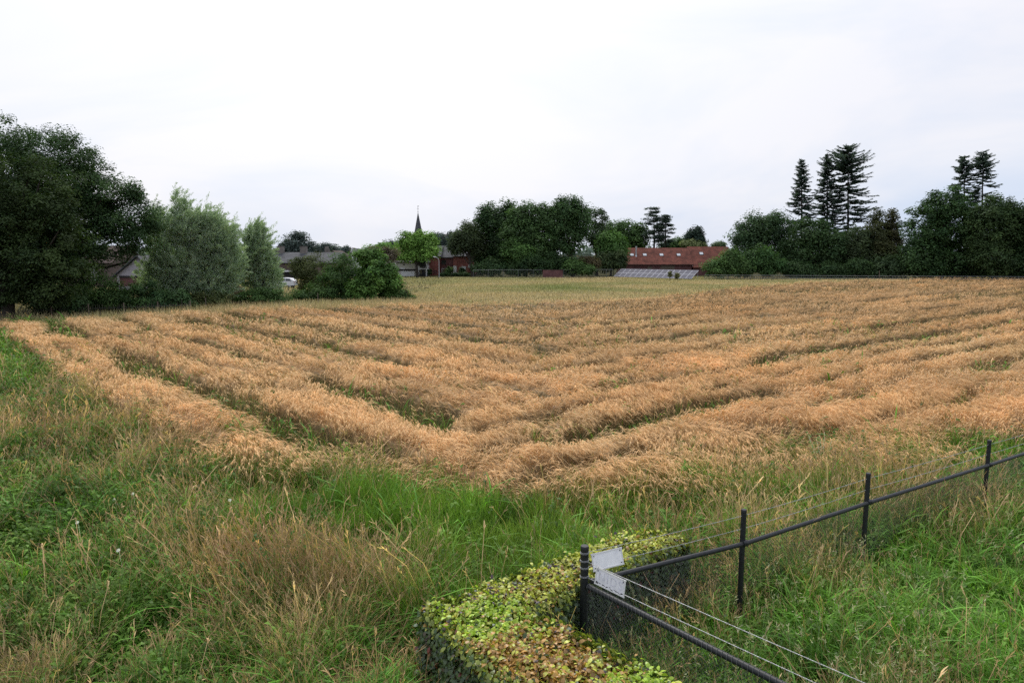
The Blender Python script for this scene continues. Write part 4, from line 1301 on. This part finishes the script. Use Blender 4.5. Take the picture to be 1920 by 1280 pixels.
# ------------------------------------------------------------------ white bindweed flowers in the meadow
for i, (px, py, lb) in enumerate([(249, 925, 'white bindweed flower in the brownish grass, uppermost on the bank'), (214, 936, 'white bindweed flower just left of and below the uppermost flower'),
                                  (145, 979, 'white bindweed flower lowest left above the dark weeds'), (222, 1031, 'white bindweed flower nearest the camera on the bank'), (431, 937, 'single white bindweed flower in the bright green grass')]):
    zf = .86
    gx = at(px, py, zf)
    root = thing('bindweed_flower', lb, 'flower', (gx[0], gx[1], 0), 'white bindweed flowers')
    rg = np.random.default_rng(60 + i)
    A = Acc(); A.tube([[gx[0], gx[1] + .05, 0], [gx[0] + .02, gx[1] + .03, zf * .6], [gx[0], gx[1] + .02, zf - .035]], .0025, 5)
    part('stem', A, M['grass'], root)
    A = Acc()
    K = 12; aa = np.arange(K + 1) * 6.283 / K
    tilt = np.array([rg.uniform(-.3, .3), -.75, .75]); tilt /= np.linalg.norm(tilt)
    u = np.cross(tilt, [1, 0, 0]); u /= np.linalg.norm(u); v = np.cross(tilt, u)
    c0 = np.array([gx[0], gx[1], zf])
    rings = [(.003, -.035), (.007, -.015), (.017, 0), (.026, .004)]
    V = np.array([[c0 + (u * math.cos(t) + v * math.sin(t)) * rr_ * (1 + .08 * math.cos(5 * t)) + tilt * hh_ for t in aa[:-1]] for rr_, hh_ in rings])
    idx = np.arange(4 * K).reshape(4, K)
    F = np.stack([idx[:-1], np.roll(idx, -1, 1)[:-1], np.roll(idx, -1, 1)[1:], idx[1:]], -1).reshape(-1, 4)
    A.add(V.reshape(-1, 3), F, (.82, .82, .80), 0, True)
    part('trumpet', A, M['petal'], root)

# a tall leafy weed standing up out of the crop by the fence
rg = np.random.default_rng(91)
gx = at(1545, 862, .5)
root = thing('tall_weed', 'tall bright green leafy weed standing in the barley beyond the fence', 'weed', (gx[0], gx[1], 0))
A = Acc(); B_ = Acc()
for q_ in range(5):
    tp = np.array([gx[0] + rg.normal(0, .16), gx[1] + rg.normal(0, .12), rg.uniform(.9, 1.15)])
    b0 = np.array([gx[0] + rg.normal(0, .05), gx[1] + rg.normal(0, .05), 0])
    A.tube([b0, (b0 + tp) / 2 + rg.normal(0, .02, 3), tp], [.009, .007, .003], 5)
    for z in np.linspace(.25, 1, 13):
        P = b0 + (tp - b0) * z
        an_ = rg.random() * 6.28; o = np.array([math.cos(an_), math.sin(an_), .35])
        L = rg.uniform(.12, .22)
        B_.strips(np.array([[P, P + o * L * .5, P + o * L - np.array([0, 0, L * .3])]]), np.array([[.012, .05, .006]]), np.array([[-math.sin(an_), math.cos(an_), 0]]), np.array([[.075, .17, .03]]) * rg.uniform(.7, 1.2))
part('stem', A, M['grass'], root); part('leaves', B_, M['grass'], root)

# ------------------------------------------------------------------ buildings
def wx(px, Y):
    return (px - CX) / FPX * Y * 1.0


def hz(py, Y):
    return EYE + (HORIZON - py) / FPX * Y


def house(label, x0, x1, Y, depth, eave, ridge, wall, roof, axis='x', name='house', cat='house', over=.35, group=None, th=.14):
    """gabled house; axis 'x': ridge parallel to the front, 'y': gable faces the camera. returns root"""
    root = thing(name, label, cat, ((x0 + x1) / 2, Y, 0), group)
    A = Acc()
    if axis == 'x':
        g = [[x0, Y, 0], [x0, Y + depth, 0], [x0, Y + depth, eave], [x0, Y + depth / 2, ridge - .05], [x0, Y, eave]]
        A.prism(g, (x1 - x0, 0, 0))
    else:
        xm = (x0 + x1) / 2
        g = [[x0, Y, 0], [x1, Y, 0], [x1, Y, eave], [xm, Y, ridge - .05], [x0, Y, eave]]
        A.prism(g, (0, depth, 0))
    part('wall', A, M[wall], root)
    A = Acc()
    if axis == 'x':
        sl = (ridge - eave) / (depth / 2)
        for s, yb in ((-1, Y - over), (1, Y + depth + over)):
            ym = Y + depth / 2
            zb = eave - over * sl
            pl = [[x0 - over, yb, zb + .02], [x0 - over, ym, ridge + .02], [x0 - over, ym, ridge + .02 + th], [x0 - over, yb, zb + .02 + th]]
            A.prism(pl, (x1 - x0 + 2 * over, 0, 0))
    else:
        xm = (x0 + x1) / 2
        sl = (ridge - eave) / ((x1 - x0) / 2)
        for xb in (x0 - over, x1 + over):
            zb = eave - over * sl
            pl = [[xb, Y - over, zb + .02], [xm, Y - over, ridge + .02], [xm, Y - over, ridge + .02 + th], [xb, Y - over, zb + .02 + th]]
            A.prism(pl, (0, depth + 2 * over, 0))
    ro = part('roof', A, M[roof], root)
    return root, ro


def window(root, x, z, w, h, Y, frame='white', label=None):
    A = Acc()
    for sx in (-1, 1):
        A.box([x + sx * (w / 2 - .04), Y - .03, z], (.08, .1, h))
    for sz in (-1, 1):
        A.box([x, Y - .03, z + sz * (h / 2 - .04)], (w - .16, .1, .08))
    A.box([x, Y - .03, z], (.06, .08, h - .16))
    f = part('window', A, M[frame], root)
    A = Acc(); A.box([x, Y - .012, z], (w - .12, .02, h - .12)); part('pane', A, M['glass'], root, f)
    A = Acc(); A.box([x, Y - .07, z - h / 2 - .03], (w + .15, .16, .06)); part('sill', A, M['brickgrey'], root, f)
    return f


def door(root, x, w, h, Y, m='white', glazed=False):
    A = Acc(); A.box([x, Y - .02, h / 2], (w, .06, h))
    for sx in (-1, 1): A.box([x + sx * (w / 2 + .04), Y - .03, h / 2], (.08, .1, h))
    A.box([x, Y - .03, h + .05], (w + .16, .1, .1))
    d = part('door', A, M[m], root)
    A = Acc(); A.box([x + w * .38, Y - .08, h * .48], (.04, .06, .14)); part('handle', A, M['zinc'], root, d)
    return d


def chimney(root, ro, x, y, z0, z1, w, m):
    A = Acc(); A.box([x, y, (z0 + z1) / 2], (w, w, z1 - z0))
    A.box([x, y, z1 + .05], (w + .14, w + .14, .1))
    c = part('chimney', A, M[m], root, ro)


# white house with the cream garage
Y = 152
r, ro = house('white gabled house with dark upper windows behind the bright tree', wx(781, Y), wx(801, Y), Y, 9, hz(487, Y), hz(468, Y), 'white', 'slate', 'y')
window(r, wx(795, Y), hz(490, Y), .9, 1.6, Y, 'dark'); window(r, wx(789, Y), hz(492, Y), .7, 1.5, Y, 'dark'); window(r, wx(793, Y), hz(511, Y), 1.4, 1.5, Y, 'dark')
A = Acc(); A.box([wx(795, Y), Y - .35, hz(501, Y)], (1.3, .7, .12)); A.box([wx(795, Y), Y - .66, hz(498, Y)], (1.3, .06, .5)); part('balcony', A, M['dark'], r)
g_ = thing('garage', 'cream flat roofed garage with a white door beside the white gabled house', 'garage', (wx(764, Y), Y, 0))
x0, x1 = wx(744, Y), wx(779.5, Y)
A = Acc(); A.box([(x0 + x1) / 2, Y + 3, hz(492, Y) / 2], (x1 - x0, 6, hz(492, Y))); part('wall', A, M['render'], g_)
A = Acc(); A.box([(x0 + x1) / 2, Y + 2.9, hz(492, Y) + .1], (x1 - x0 + .3, 6.4, .2)); part('flat_roof', A, M['dark'], g_)
A = Acc(); A.box([(x0 + x1) / 2, Y - .12, hz(505.5, Y)], (x1 - x0, .24, .34)); part('fascia', A, M['dark'], g_)
A = Acc(); A.box([wx(769, Y), Y - .03, hz(514, Y)], (2.0, .06, 1.5)); part('garage_door', A, M['white'], g_)
door(g_, wx(756.5, Y), .8, 1.75, Y, 'white')
A = Acc(); A.box([wx(759.5, Y), Y - .02, .85], (.25, .05, 1.7)); part('side_window', A, M['glass'], g_)
A = Acc(); A.box([wx(759, Y), Y - .02, hz(496, Y)], (.35, .05, .3)); part('vent', A, M['dark'], g_)
# the red brick houses
Y = 157
r, ro = house('red brick house with a tall blank side wall behind the street lamp', wx(800, Y), wx(825.5, Y), Y, 10, hz(480, Y), hz(462, Y), 'brick', 'slate', 'x')
A = Acc()
for k_ in range(4): A.box([wx(816, Y), Y - .03, hz(509, Y) + (k_ - 1.5) * .22], (1.0, .08, .13))
part('vent_louvre', A, M['brickdark'], r)
Y = 158.5
r, ro = house('dark red brick middle house with a grey roof', wx(826, Y), wx(850, Y), Y, 10, hz(482, Y), hz(462, Y), 'brickdark', 'slate', 'x')
window(r, wx(838, Y), hz(509, Y), 2.2, 1.5, Y); window(r, wx(833, Y), hz(491, Y), 1.0, .9, Y, 'dark')
chimney(r, ro, wx(843, Y), Y + 5, hz(464, Y), hz(456, Y), .7, 'brickdark')
Y = 155.5
r, ro = house('bright red brick house half hidden by the dark low branched tree', wx(850.5, Y), wx(892, Y), Y, 10, hz(480, Y), hz(463, Y), 'brick', 'slate', 'x')
window(r, wx(866, Y), hz(504, Y), .85, .9, Y); door(r, wx(870, Y), .8, 2.0, Y, 'white')
A = Acc(); A.box([wx(853.5, Y), Y - .06, 1.1], (.75, .1, 2.2)); part('side_door', A, M['white'], r)
A = Acc(); A.box([wx(886, Y), Y - .5, hz(501, Y)], (1.7, 1.0, .14)); A.box([wx(886, Y), Y - .97, hz(498, Y)], (1.7, .06, .45)); part('balcony', A, M['white'], r)
shrub('shrub', 'small clipped round bush before the middle brick house', 153, [(842, 507, 8, 8)], 842, n=45, per=45, rc=.3, size=.22, **MID)
shrub('shrub', 'small round bush before the bright red brick house', 153, [(866, 508, 6, 8)], 866, n=35, per=45, rc=.3, size=.22, **DK)
shrub('shrub', 'small pointed bush at the foot of the tall blank brick wall', 153, [(806, 509, 5, 9), (803, 514, 6, 5)], 806, n=40, per=45, rc=.3, size=.22, **DK)
shrub('garden_hedge', 'low dark clipped hedge along the front of the red brick houses', 151, [(835, 515, 12, 4), (855, 515, 12, 4), (874, 514, 12, 5)], 850, cat='hedge', n=110, per=40, rc=.35, size=.24, low=.1, **DK)

# street lamp
Y = 141
lx = wx(824, Y)
lamp = thing('street_lamp', 'pale street lamp with a bent arm in front of the red brick houses', 'street lamp', (lx, Y, 0))
A = Acc()
A.tube([[lx, Y, 0], [lx, Y, 2.0], [lx, Y, hz(488, Y)], [lx - .1, Y, hz(485, Y)], [lx - .45, Y, hz(483, Y)]], [.085, .07, .055, .05, .045], 10)
part('pole', A, M['lampgrey'], lamp)
A = Acc()
A.tube([[lx - .4, Y, hz(483, Y)], [lx - .6, Y, hz(482.3, Y)], [lx - 1.05, Y, hz(481.5, Y)], [lx - 1.2, Y, hz(481.5, Y)]], [.05, .11, .13, .05], 10)
part('lamp_head', A, M['lampgrey'], lamp)

# church
Y = 400
cxp = wx(786.5, Y)
ch = thing('church', 'village church tower with a slender slate spire above the bright tree', 'church', (cxp, Y, 0))
A = Acc(); A.box([cxp, Y, 8], (5.4, 5.4, 16)); part('tower', A, M['brickbrown'], ch)
A = Acc(); A.box([cxp + 13, Y + 2, 5], (21, 10, 10)); A.prism([[cxp + 2.5, Y - 3.4, 10], [cxp + 2.5, Y + 7.4, 10], [cxp + 2.5, Y + 2, 16]], (21, 0, 0)); part('nave', A, M['brickbrown'], ch)
zt = hz(400, Y)
A = Acc()
n = 8
for zz0, zz1, ra, rb in ((15.8, 17.4, 3.4, 2.2), (17.4, zt, 2.2, .06)):
    A.tube([[cxp, Y, zz0], [cxp, Y, zz1]], [ra, rb], 8, cap=False)
sp = part('spire', A, M['slate'], ch)
A = Acc(); A.tube([[cxp, Y, zt - .3], [cxp, Y, zt + 3.6]], .09, 6); A.box([cxp, Y, zt + 1.9], (1.2, .12, .12))
A.box([cxp + .15, Y, zt + 3.5], (.8, .05, .3)); A.tube([[cxp, Y, zt], [cxp, Y, zt + .25], [cxp, Y, zt + .5]], [.1, .26, .08], 8)
part('cross', A, M['dark'], ch, sp)
for sx in (-1, 1):
    A = Acc(); A.box([cxp + sx * .9, Y - 2.72, 13], (.9, .1, 2.6)); part('belfry_louvre', A, M['dark'], ch)

# long barn with the red tiled roof
Y = 158
x0, x1 = wx(1166, Y), wx(1295, Y)
D = 9.0
ez, rz = hz(495, Y), hz(467, Y) + .15
barn, ro = house('long low barn with a red tiled roof and white skylights', x0, x1, Y, D, ez, rz, 'brickdark', 'tile', 'x', name='barn', cat='barn', over=.3)
sl = (rz - ez) / (D / 2); nrm_ = np.array([0, -sl, 1.0]); nrm_ /= np.linalg.norm(nrm_)
ang = math.atan(sl)
RM = np.array([[1, 0, 0], [0, math.cos(ang), -math.sin(ang)], [0, math.sin(ang), math.cos(ang)]])
for px in (1183, 1207, 1238, 1270):
    yc = Y + D * .27; zc = ez + sl * (yc - Y) + .2
    A = Acc(); xx = (px - CX) / FPX * (yc)
    sh = 0
    A.box([xx, yc, zc], (1.0, .95, .06), R3=RM)
    sk = part('skylight', A, M['dark'], barn, ro)
    A = Acc(); A.box(np.array([xx, yc, zc]) + nrm_ * .035, (.8, .78, .04), R3=RM); part('pane', A, M['skylight'], barn, sk)
xx = (1191 - CX) / FPX * (Y + 2)
A = Acc(); A.tube([[xx, Y + 2.2, ez + sl * 2], [xx, Y + 2.2, hz(463.5, Y)]], .16, 10); A.tube([[xx, Y + 2.2, hz(463.3, Y)], [xx, Y + 2.2, hz(462.4, Y)], [xx, Y + 2.2, hz(462, Y)]], [.16, .26, .08], 10)
A.tube([[xx, Y + 2.2, ez + sl * 2], [xx, Y + 2.2, ez + sl * 2 + .5]], [.34, .18], 10)
part('flue', A, M['zinc'], barn, ro)
A = Acc(); A.box([(x0 + x1) / 2, Y - .36, ez - .12], (x1 - x0 + .5, .14, .14)); part('gutter', A, M['dark'], barn, ro)
A = Acc(); A.tube([[x1 - .1, Y - .3, ez - .1], [x1 + .5, Y - .35, ez - .75], [x1 + .5, Y - .35, 0]], .06, 6); part('drainpipe', A, M['zinc'], barn)
A = Acc(); A.box([wx(1250, Y), Y - .02, ez / 2], (3.2, .06, ez - .5)); part('barn_door', A, M['wood'], barn)
door(barn, wx(1217, Y), .9, 1.9, Y, 'wood')
# the wing at its right end
x2 = wx(1372, Y)
wing, ro2 = house('right hand barn wing with lower eaves and one skylight', x1 + .35, x2, Y - .5, 11, hz(500, Y), hz(466, Y) + .3, 'brickdark', 'tile', 'x', name='barn', cat='barn', over=.3)
sl2 = (hz(466, Y) + .3 - hz(500, Y)) / 5.5
ang = math.atan(sl2); RM2 = np.array([[1, 0, 0], [0, math.cos(ang), -math.sin(ang)], [0, math.sin(ang), math.cos(ang)]])
yc = Y + 3.0; zc = hz(500, Y) + sl2 * 3.5 + .2; xx = (1312 - CX) / FPX * yc
A = Acc(); A.box([xx, yc, zc], (1.0, 1.0, .06), R3=RM2); sk = part('skylight', A, M['dark'], wing, ro2)
n2 = np.array([0, -sl2, 1.0]); n2 /= np.linalg.norm(n2)
A = Acc(); A.box(np.array([xx, yc, zc]) + n2 * .035, (.8, .82, .04), R3=RM2); part('pane', A, M['skylight'], wing, sk)

# solar array on the ground
p0 = np.array([20.75, 140.0, .32]); p1 = np.array([33.3, 127.2, .32])
u = p1 - p0; Lr = np.linalg.norm(u); u /= Lr
s_h = np.array([-u[1], u[0], 0])
sv = s_h * 2.55 + np.array([0, 0, 1.5]); Ls = np.linalg.norm(sv); sv /= Ls
nv = np.cross(u, sv)
sol = thing('solar_array', 'ground mounted rows of solar panels in white frames before the barn', 'solar panels', (p0[0], p0[1], 0))
RMs = np.stack([u, sv, nv], 1)
NCOL = 14
cw = Lr / NCOL; chh = Ls / 2
for j in range(2):
    for i in range(NCOL):
        c = p0 + u * (i + .5) * cw + sv * (j + .5) * chh
        A = Acc(); A.box(c, (cw - .10, chh - .10, .04), R3=RMs)
        pn = part('panel', A, M['solar'], sol)
        A = Acc()
        for sx in (-1, 1):
            A.box(c + u * sx * (cw / 2 - .035), (.06, chh - .02, .055), R3=RMs)
        for sx in (-1, 1):
            A.box(c + sv * sx * (chh / 2 - .035), (cw - .16, .06, .055), R3=RMs)
        part('frame', A, M['solarframe'], sol, pn)
A = Acc()
for i in range(0, NCOL + 1, 2):
    for fr_ in (.12, .88):
        c = p0 + u * i * cw * .998 + sv * Ls * fr_ - nv * .06
        A.tube([[c[0], c[1], 0], c], .04, 6)
for fr_ in (.12, .5, .88):
    A.tube([p0 + sv * Ls * fr_ - nv * .06, p1 + sv * Ls * fr_ - nv * .06], .035, 6)
part('support_frame', A, M['zinc'], sol)
shrub('shrub', 'small olive weed bush standing in front of the solar panels', 126.5, [(1256, 514, 4, 8)], 1256, n=22, per=30, rc=.3, size=.2, ca=(.07, .075, .03), cb=(.11, .11, .05))
shrub('shrub', 'second small olive weed bush near the right end of the solar panels', 126, [(1270, 516, 5, 6)], 1269, n=22, per=30, rc=.3, size=.2, ca=(.07, .075, .03), cb=(.11, .11, .05))

# far mesh fence with its brick wall, and the wood-edge fence
Y = 137.5


def far_fence(label, a, b, h, step, lean_m, cat='fence', name='wire_fence', rails=(1.0,), stake=None):
    a, b = np.array(a), np.array(b)
    L = np.linalg.norm(b - a); e = (b - a) / L
    root = thing(name, label, cat, (*a, 0))
    k = int(L / step)
    for i in range(k + 1):
        p = a + e * min(i * step, L)
        A = Acc(); A.tube([[*p, 0], [*p, h]], .04, 6); part('post', A, M[lean_m], root)
    A = Acc()
    for f in rails:
        A.tube([[*a, h * f], [*b, h * f]], .018, 5)
    part('top_rail', A, M['lampgrey'], root)
    A = Acc()
    ks = np.arange(0, L, .35)
    C = np.stack([np.column_stack([a[0] + e[0] * ks, a[1] + e[1] * ks, 0 * ks + .02]), np.column_stack([a[0] + e[0] * ks, a[1] + e[1] * ks, 0 * ks + h - .03])], 1)
    A.strips(C, np.full((len(ks), 2), .02), np.tile([e[0], e[1], 0], (len(ks), 1)), np.ones((len(ks), 3)))
    for zz in np.arange(.2, h - .1, .25):
        A.tube([[*a, zz], [*b, zz]], .006, 4)
    part('wire_mesh', A, M['meshwire'], root)
    return root


far_fence('grey wire mesh fence before the central grove left of the low brick wall', (wx(888, Y), Y), (wx(1016, Y), Y), 1.75, 3.0, 'meshwire')
far_fence('grey wire mesh fence between the low brick wall and the solar panels', (wx(1056, Y), Y), (wx(1152, Y), Y + 2), 1.75, 3.0, 'meshwire')
wl_ = thing('brick_wall', 'short low red brick wall set in the line of the mesh fence', 'wall', (wx(1036, Y), Y, 0))
A = Acc(); A.box([wx(1036, Y), Y, .85], (wx(1054.5, Y) - wx(1017.5, Y), .3, 1.7)); part('wall', A, M['brickdark'], wl_)
A = Acc(); A.box([wx(1036, Y), Y, 1.74], (wx(1055, Y) - wx(1017, Y), .4, .08)); part('coping', A, M['browntile'], wl_)
far_fence('thin low wire fence along the edge of the right hand wood', (wx(1320, 126), 126), (wx(1925, 117), 117.0), 1.05, 4.0, 'meshwire', rails=(1.0, .6))
A = Acc(); sx_ = wx(1640, 122); A.tube([[sx_, 121, -.05], [sx_ + .02, 121, 1.0], [sx_, 121, 2.0]], [.07, .065, .05], 7)
tag(A.build('fence_stake', M['wood'], origin=(sx_, 121, 0)), 'single tall pale wooden stake at the edge of the wood', 'stake')

# houses at the left, behind the shrubbery
Y = 92
r, ro = house('pale gabled bungalow half hidden between the oak and the willows', wx(222, Y), wx(306, Y), Y, 9, hz(515, Y), hz(481, Y), 'lilac', 'slate', 'y', over=.5)
A = Acc(); A.box([wx(262, Y), Y - .1, hz(518, Y)], (wx(300, Y) - wx(232, Y), .2, .22)); part('fascia', A, M['dark'], r)
A = Acc(); A.box([wx(262, Y), Y - .02, hz(528, Y)], (wx(300, Y) - wx(230, Y), .06, 1.1)); part('lower_wall', A, M['brickdark'], r)
Y = 100
r, ro = house('brown brick house with a white framed window behind the oak', wx(120, Y), wx(212, Y), Y, 9, hz(492, Y), hz(462, Y), 'brickbrown', 'browntile', 'x')
window(r, wx(181, Y), hz(502, Y), 1.0, 1.4, Y); window(r, wx(181, Y), hz(519, Y), 1.0, .9, Y); window(r, wx(145, Y), hz(502, Y), 1.0, 1.4, Y)
Y = 135
r, ro = house('grey roofed house with two brick chimneys behind the shrubbery', wx(500, Y), wx(630, Y), Y, 10, hz(492, Y), hz(474.5, Y), 'brickbrown', 'slate', 'x', over=.5)
for px in (530, 573): chimney(r, ro, (px - CX) / FPX * (Y + 5), Y + 5, hz(478, Y), hz(462.5, Y), 1.2, 'brickgrey')
A = Acc(); A.box([wx(537, Y), Y - .6, hz(507.5, Y)], (3.4, .16, .3)); part('fascia', A, M['white'], r)
A = Acc(); A.box([wx(540, Y), Y - .05, hz(518, Y)], (3.6, .1, 1.9)); part('carport', A, M['dark'], r)
Y = 170
r, ro = house('house end with a stepped brick gable chimney above the shrubbery', wx(606, Y), wx(648, Y), Y, 9, hz(484, Y), hz(471, Y), 'render', 'browntile', 'y')
A = Acc()
for k_ in range(3): A.box([wx(617, Y) - k_ * .05, Y - .1, hz(472, Y) + k_ * .5], (1.15 - k_ * .18, .9, .5))
part('chimney', A, M['brickgrey'], r, ro)
Y = 165
tw = thing('brick_gable', 'grey brick gable with a round white hatch above the shrubbery', 'house', (wx(664, Y), Y, 0))
A = Acc(); x0, x1 = wx(655.5, Y), wx(673.5, Y); xm = (x0 + x1) / 2
A.prism([[x0, Y, 0], [x1, Y, 0], [x1, Y, hz(474, Y)], [x0, Y, hz(474, Y)]], (0, 7, 0)); A.box([xm - .1, Y + .6, hz(470.5, Y)], (1.5, 1.2, 1.3)); part('wall', A, M['brickgrey'], tw)
A = Acc(); A.prism([[xm - 1.1, Y - .1, hz(468.5, Y)], [xm + .9, Y - .1, hz(468.5, Y)], [xm - .1, Y - .1, hz(464.6, Y)], [xm - .1, Y - .1, hz(464.6, Y)]], (0, 2.5, 0)); part('roof', A, M['browntile'], tw)
A = Acc(); A.tube([[xm - .1, Y - .02, hz(469, Y)], [xm - .1, Y - .12, hz(469, Y)]], .42, 14); hh_ = part('hatch', A, M['white'], tw)
Y = 175
r, ro = house('reddish brown roofed house showing over the glossy bush', wx(700, Y), wx(752, Y), Y, 9, hz(486, Y), hz(466, Y), 'render', 'browntile', 'x')
window(r, wx(735, Y), hz(494, Y), 1.4, 1.2, Y)
A = Acc(); A.box([wx(680, 150), 153, 2.6], (4.6, 5, 5.2)); A2 = Acc()
w2 = thing('white_house', 'white walled house seen through the leaves left of the light green tree', 'house', (wx(680, 150), 150, 0))
part('wall', A, M['white'], w2)
A2.prism([[wx(680, 150) - 2.6, 150.2, 5.22], [wx(680, 150) - 2.6, 155.8, 5.22], [wx(680, 150) - 2.6, 153, 6.0]], (5.2, 0, 0)); part('roof', A2, M['slate'], w2)
window(w2, wx(680, 150), 4.3, 1.1, 1.2, 150.5)

# white car
Y = 101
cx0 = wx(531, Y)
car = thing('parked_car', 'white parked hatchback half hidden behind the shrubbery', 'car', (cx0, Y, 0))
A = Acc()
prof = [(-2.05, .35), (-2.08, .62), (-1.95, .88), (-1.3, .95), (-.62, 1.42), (.55, 1.46), (1.35, 1.38), (1.95, .95), (2.02, .6), (1.98, .35)]
wid = .86
Pn = np.array([[cx0 + a, Y - wid, b] for a, b in prof]); Pf = Pn + np.array([0, 2 * wid, 0])
Pn[3:8, 1] += [0, .14, .16, .14, 0]; Pf[3:8, 1] -= [0, .14, .16, .14, 0]
V = np.concatenate([Pn, Pf]); k_ = len(prof); i_ = np.arange(k_); j_ = (i_ + 1) % k_
A.add(V, np.stack([i_, j_, j_ + k_, i_ + k_], -1), m=0)
for o in (0, k_):
    A.add(V, [[o, o + 1, o + 2, o + 9], [o + 9, o + 2, o + 8, o + 8], [o + 2, o + 3, o + 7, o + 8], [o + 3, o + 4, o + 6, o + 7], [o + 4, o + 5, o + 6, o + 6]])
part('body', A, M['carpaint'], car)
for x0_, x1_, x2_, x3_ in ((-1.12, -.58, -.1, -.1), (0, 0, .62, .62), (.70, .70, 1.25, 1.62)):
    A = Acc()
    A.prism([[cx0 + x0_, Y - wid - .012, .99], [cx0 + x3_, Y - wid - .012, .99], [cx0 + x2_, Y - wid + .11, 1.34], [cx0 + x1_, Y - wid + .11, 1.34]], (0, .03, 0))
    part('side_window', A, M['glass'], car)
for wx_ in (-1.3, 1.3):
    for wy in (-.72, .72):
        A = Acc(); A.tube([[cx0 + wx_, Y + wy - .1, .31], [cx0 + wx_, Y + wy + .1, .31]], .31, 16); wh = part('wheel', A, M['rubber'], car)
        A = Acc(); A.tube([[cx0 + wx_, Y + wy - .115, .31], [cx0 + wx_, Y + wy + .115, .31]], .19, 12); part('rim', A, M['zinc'], car, wh)
for sy in (-.62, .62):
    A = Acc(); A.box([cx0 - 2.02, Y + sy, .7], (.12, .34, .14)); part('headlight', A, M['skylight'], car)
    A = Acc(); A.box([cx0 + 1.97, Y + sy, .8], (.1, .22, .24)); part('tail_light', A, M['red'], car)

# small thatched shelter
Y = 67
sx0 = wx(443, Y)
sh = thing('garden_shelter', 'small dark wooden shelter with a brown thatched roof by the willows', 'shelter', (sx0, Y, 0))
A = Acc(); A.box([sx0, Y, .55], (.72, .7, 1.1)); part('cabin', A, M['dark'], sh)
A = Acc()
zt = hz(534, Y)
A.add([[sx0 - .72, Y - .6, 1.08], [sx0 + .72, Y - .6, 1.08], [sx0 + .72, Y + .6, 1.08], [sx0 - .72, Y + .6, 1.08], [sx0 - .3, Y - .08, zt], [sx0 + .3, Y - .08, zt], [sx0 + .3, Y + .08, zt], [sx0 - .3, Y + .08, zt],
       [sx0 - .6, Y - .42, 1.45], [sx0 + .6, Y - .42, 1.45], [sx0 + .6, Y + .42, 1.45], [sx0 - .6, Y + .42, 1.45]],
      [[0, 1, 9, 8], [1, 2, 10, 9], [2, 3, 11, 10], [3, 0, 8, 11], [8, 9, 5, 4], [9, 10, 6, 5], [10, 11, 7, 6], [11, 8, 4, 7], [4, 5, 6, 7], [3, 2, 1, 0]])
part('thatched_roof', A, M['shelterroof'], sh)
A = Acc(); A.box([sx0 - .02, Y - .36, .62], (.3, .03, .6)); part('doorway', A, M['wood'], sh)

# chestnut paling fence at the left and its gate posts
pa = np.array([wx(48, 52), 50.5]); pb = np.array([wx(345, 55.5), 56.5])
pf = thing('paling_fence', 'old dark wooden paling fence at the left end of the barley', 'fence', (*pa, 0))
L = np.linalg.norm(pb - pa); e = (pb - pa) / L
A = Acc(); rg = np.random.default_rng(8)
for s in np.arange(0, L, .16):
    p = pa + e * s + rg.normal(0, .012, 2); hh_ = rg.uniform(.85, 1.08); tl = rg.normal(0, .03)
    A.tube([[*p, 0], [p[0] + tl, p[1], hh_]], [.024, .018], 5)
part('palings', A, M['fencewood'], pf)
A = Acc()
for zz in (.3, .78): A.tube(run_pts(pa, pb, zz, 30, .03), .008, 4)
part('binding_wire', A, M['meshwire'], pf)
for s in np.arange(0, L + .1, L / 5):
    p = pa + e * min(s, L)
    A = Acc(); A.tube([[*p, -.05], [*p, 1.12]], [.06, .055], 7); part('post', A, M['wood'], pf)
# rough rail gate left of it
ga = np.array([wx(-20, 50), 49.5])
gt_ = thing('rail_fence', 'short weathered wooden rail fence joining the old paling fence at the left', 'fence', (*ga, 0))
for p in (ga, ga + (pa - ga) * .5, pa - e * .18):
    A = Acc(); A.tube([[*p, -.05], [*p, 1.15]], [.08, .07], 7); part('post', A, M['wood'], gt_)
for zz in (.5, .95):
    A = Acc(); A.tube([[*ga, zz], [*(pa - e * .18), zz + .06]], .045, 6); part('rail', A, M['wood'], gt_)
for px, py, hh_, lb in ((310, 586, 1.15, 'pale grey fence stake in front of the tall willow'), (341, 586, 1.0, 'dark fence stake right of the pale grey one'), (386, 583, 1.0, 'leaning grey stake before the low olive shrub'), (596, 574, 1.1, 'grey stake in the dry grass before the shrubbery')):
    p = at(px, py, 0) if py > 0 else None
    A = Acc(); A.tube([[*p, -.05], [p[0] + .02, p[1], hh_ * .6], [p[0] + .03, p[1], hh_ + .15]], [.055, .05, .045], 7)
    tag(A.build('fence_stake', M['wood'] if 'dark' not in lb else M['fencewood'], origin=(p[0], p[1], 0)), lb, 'stake', 'stakes along the left field edge')
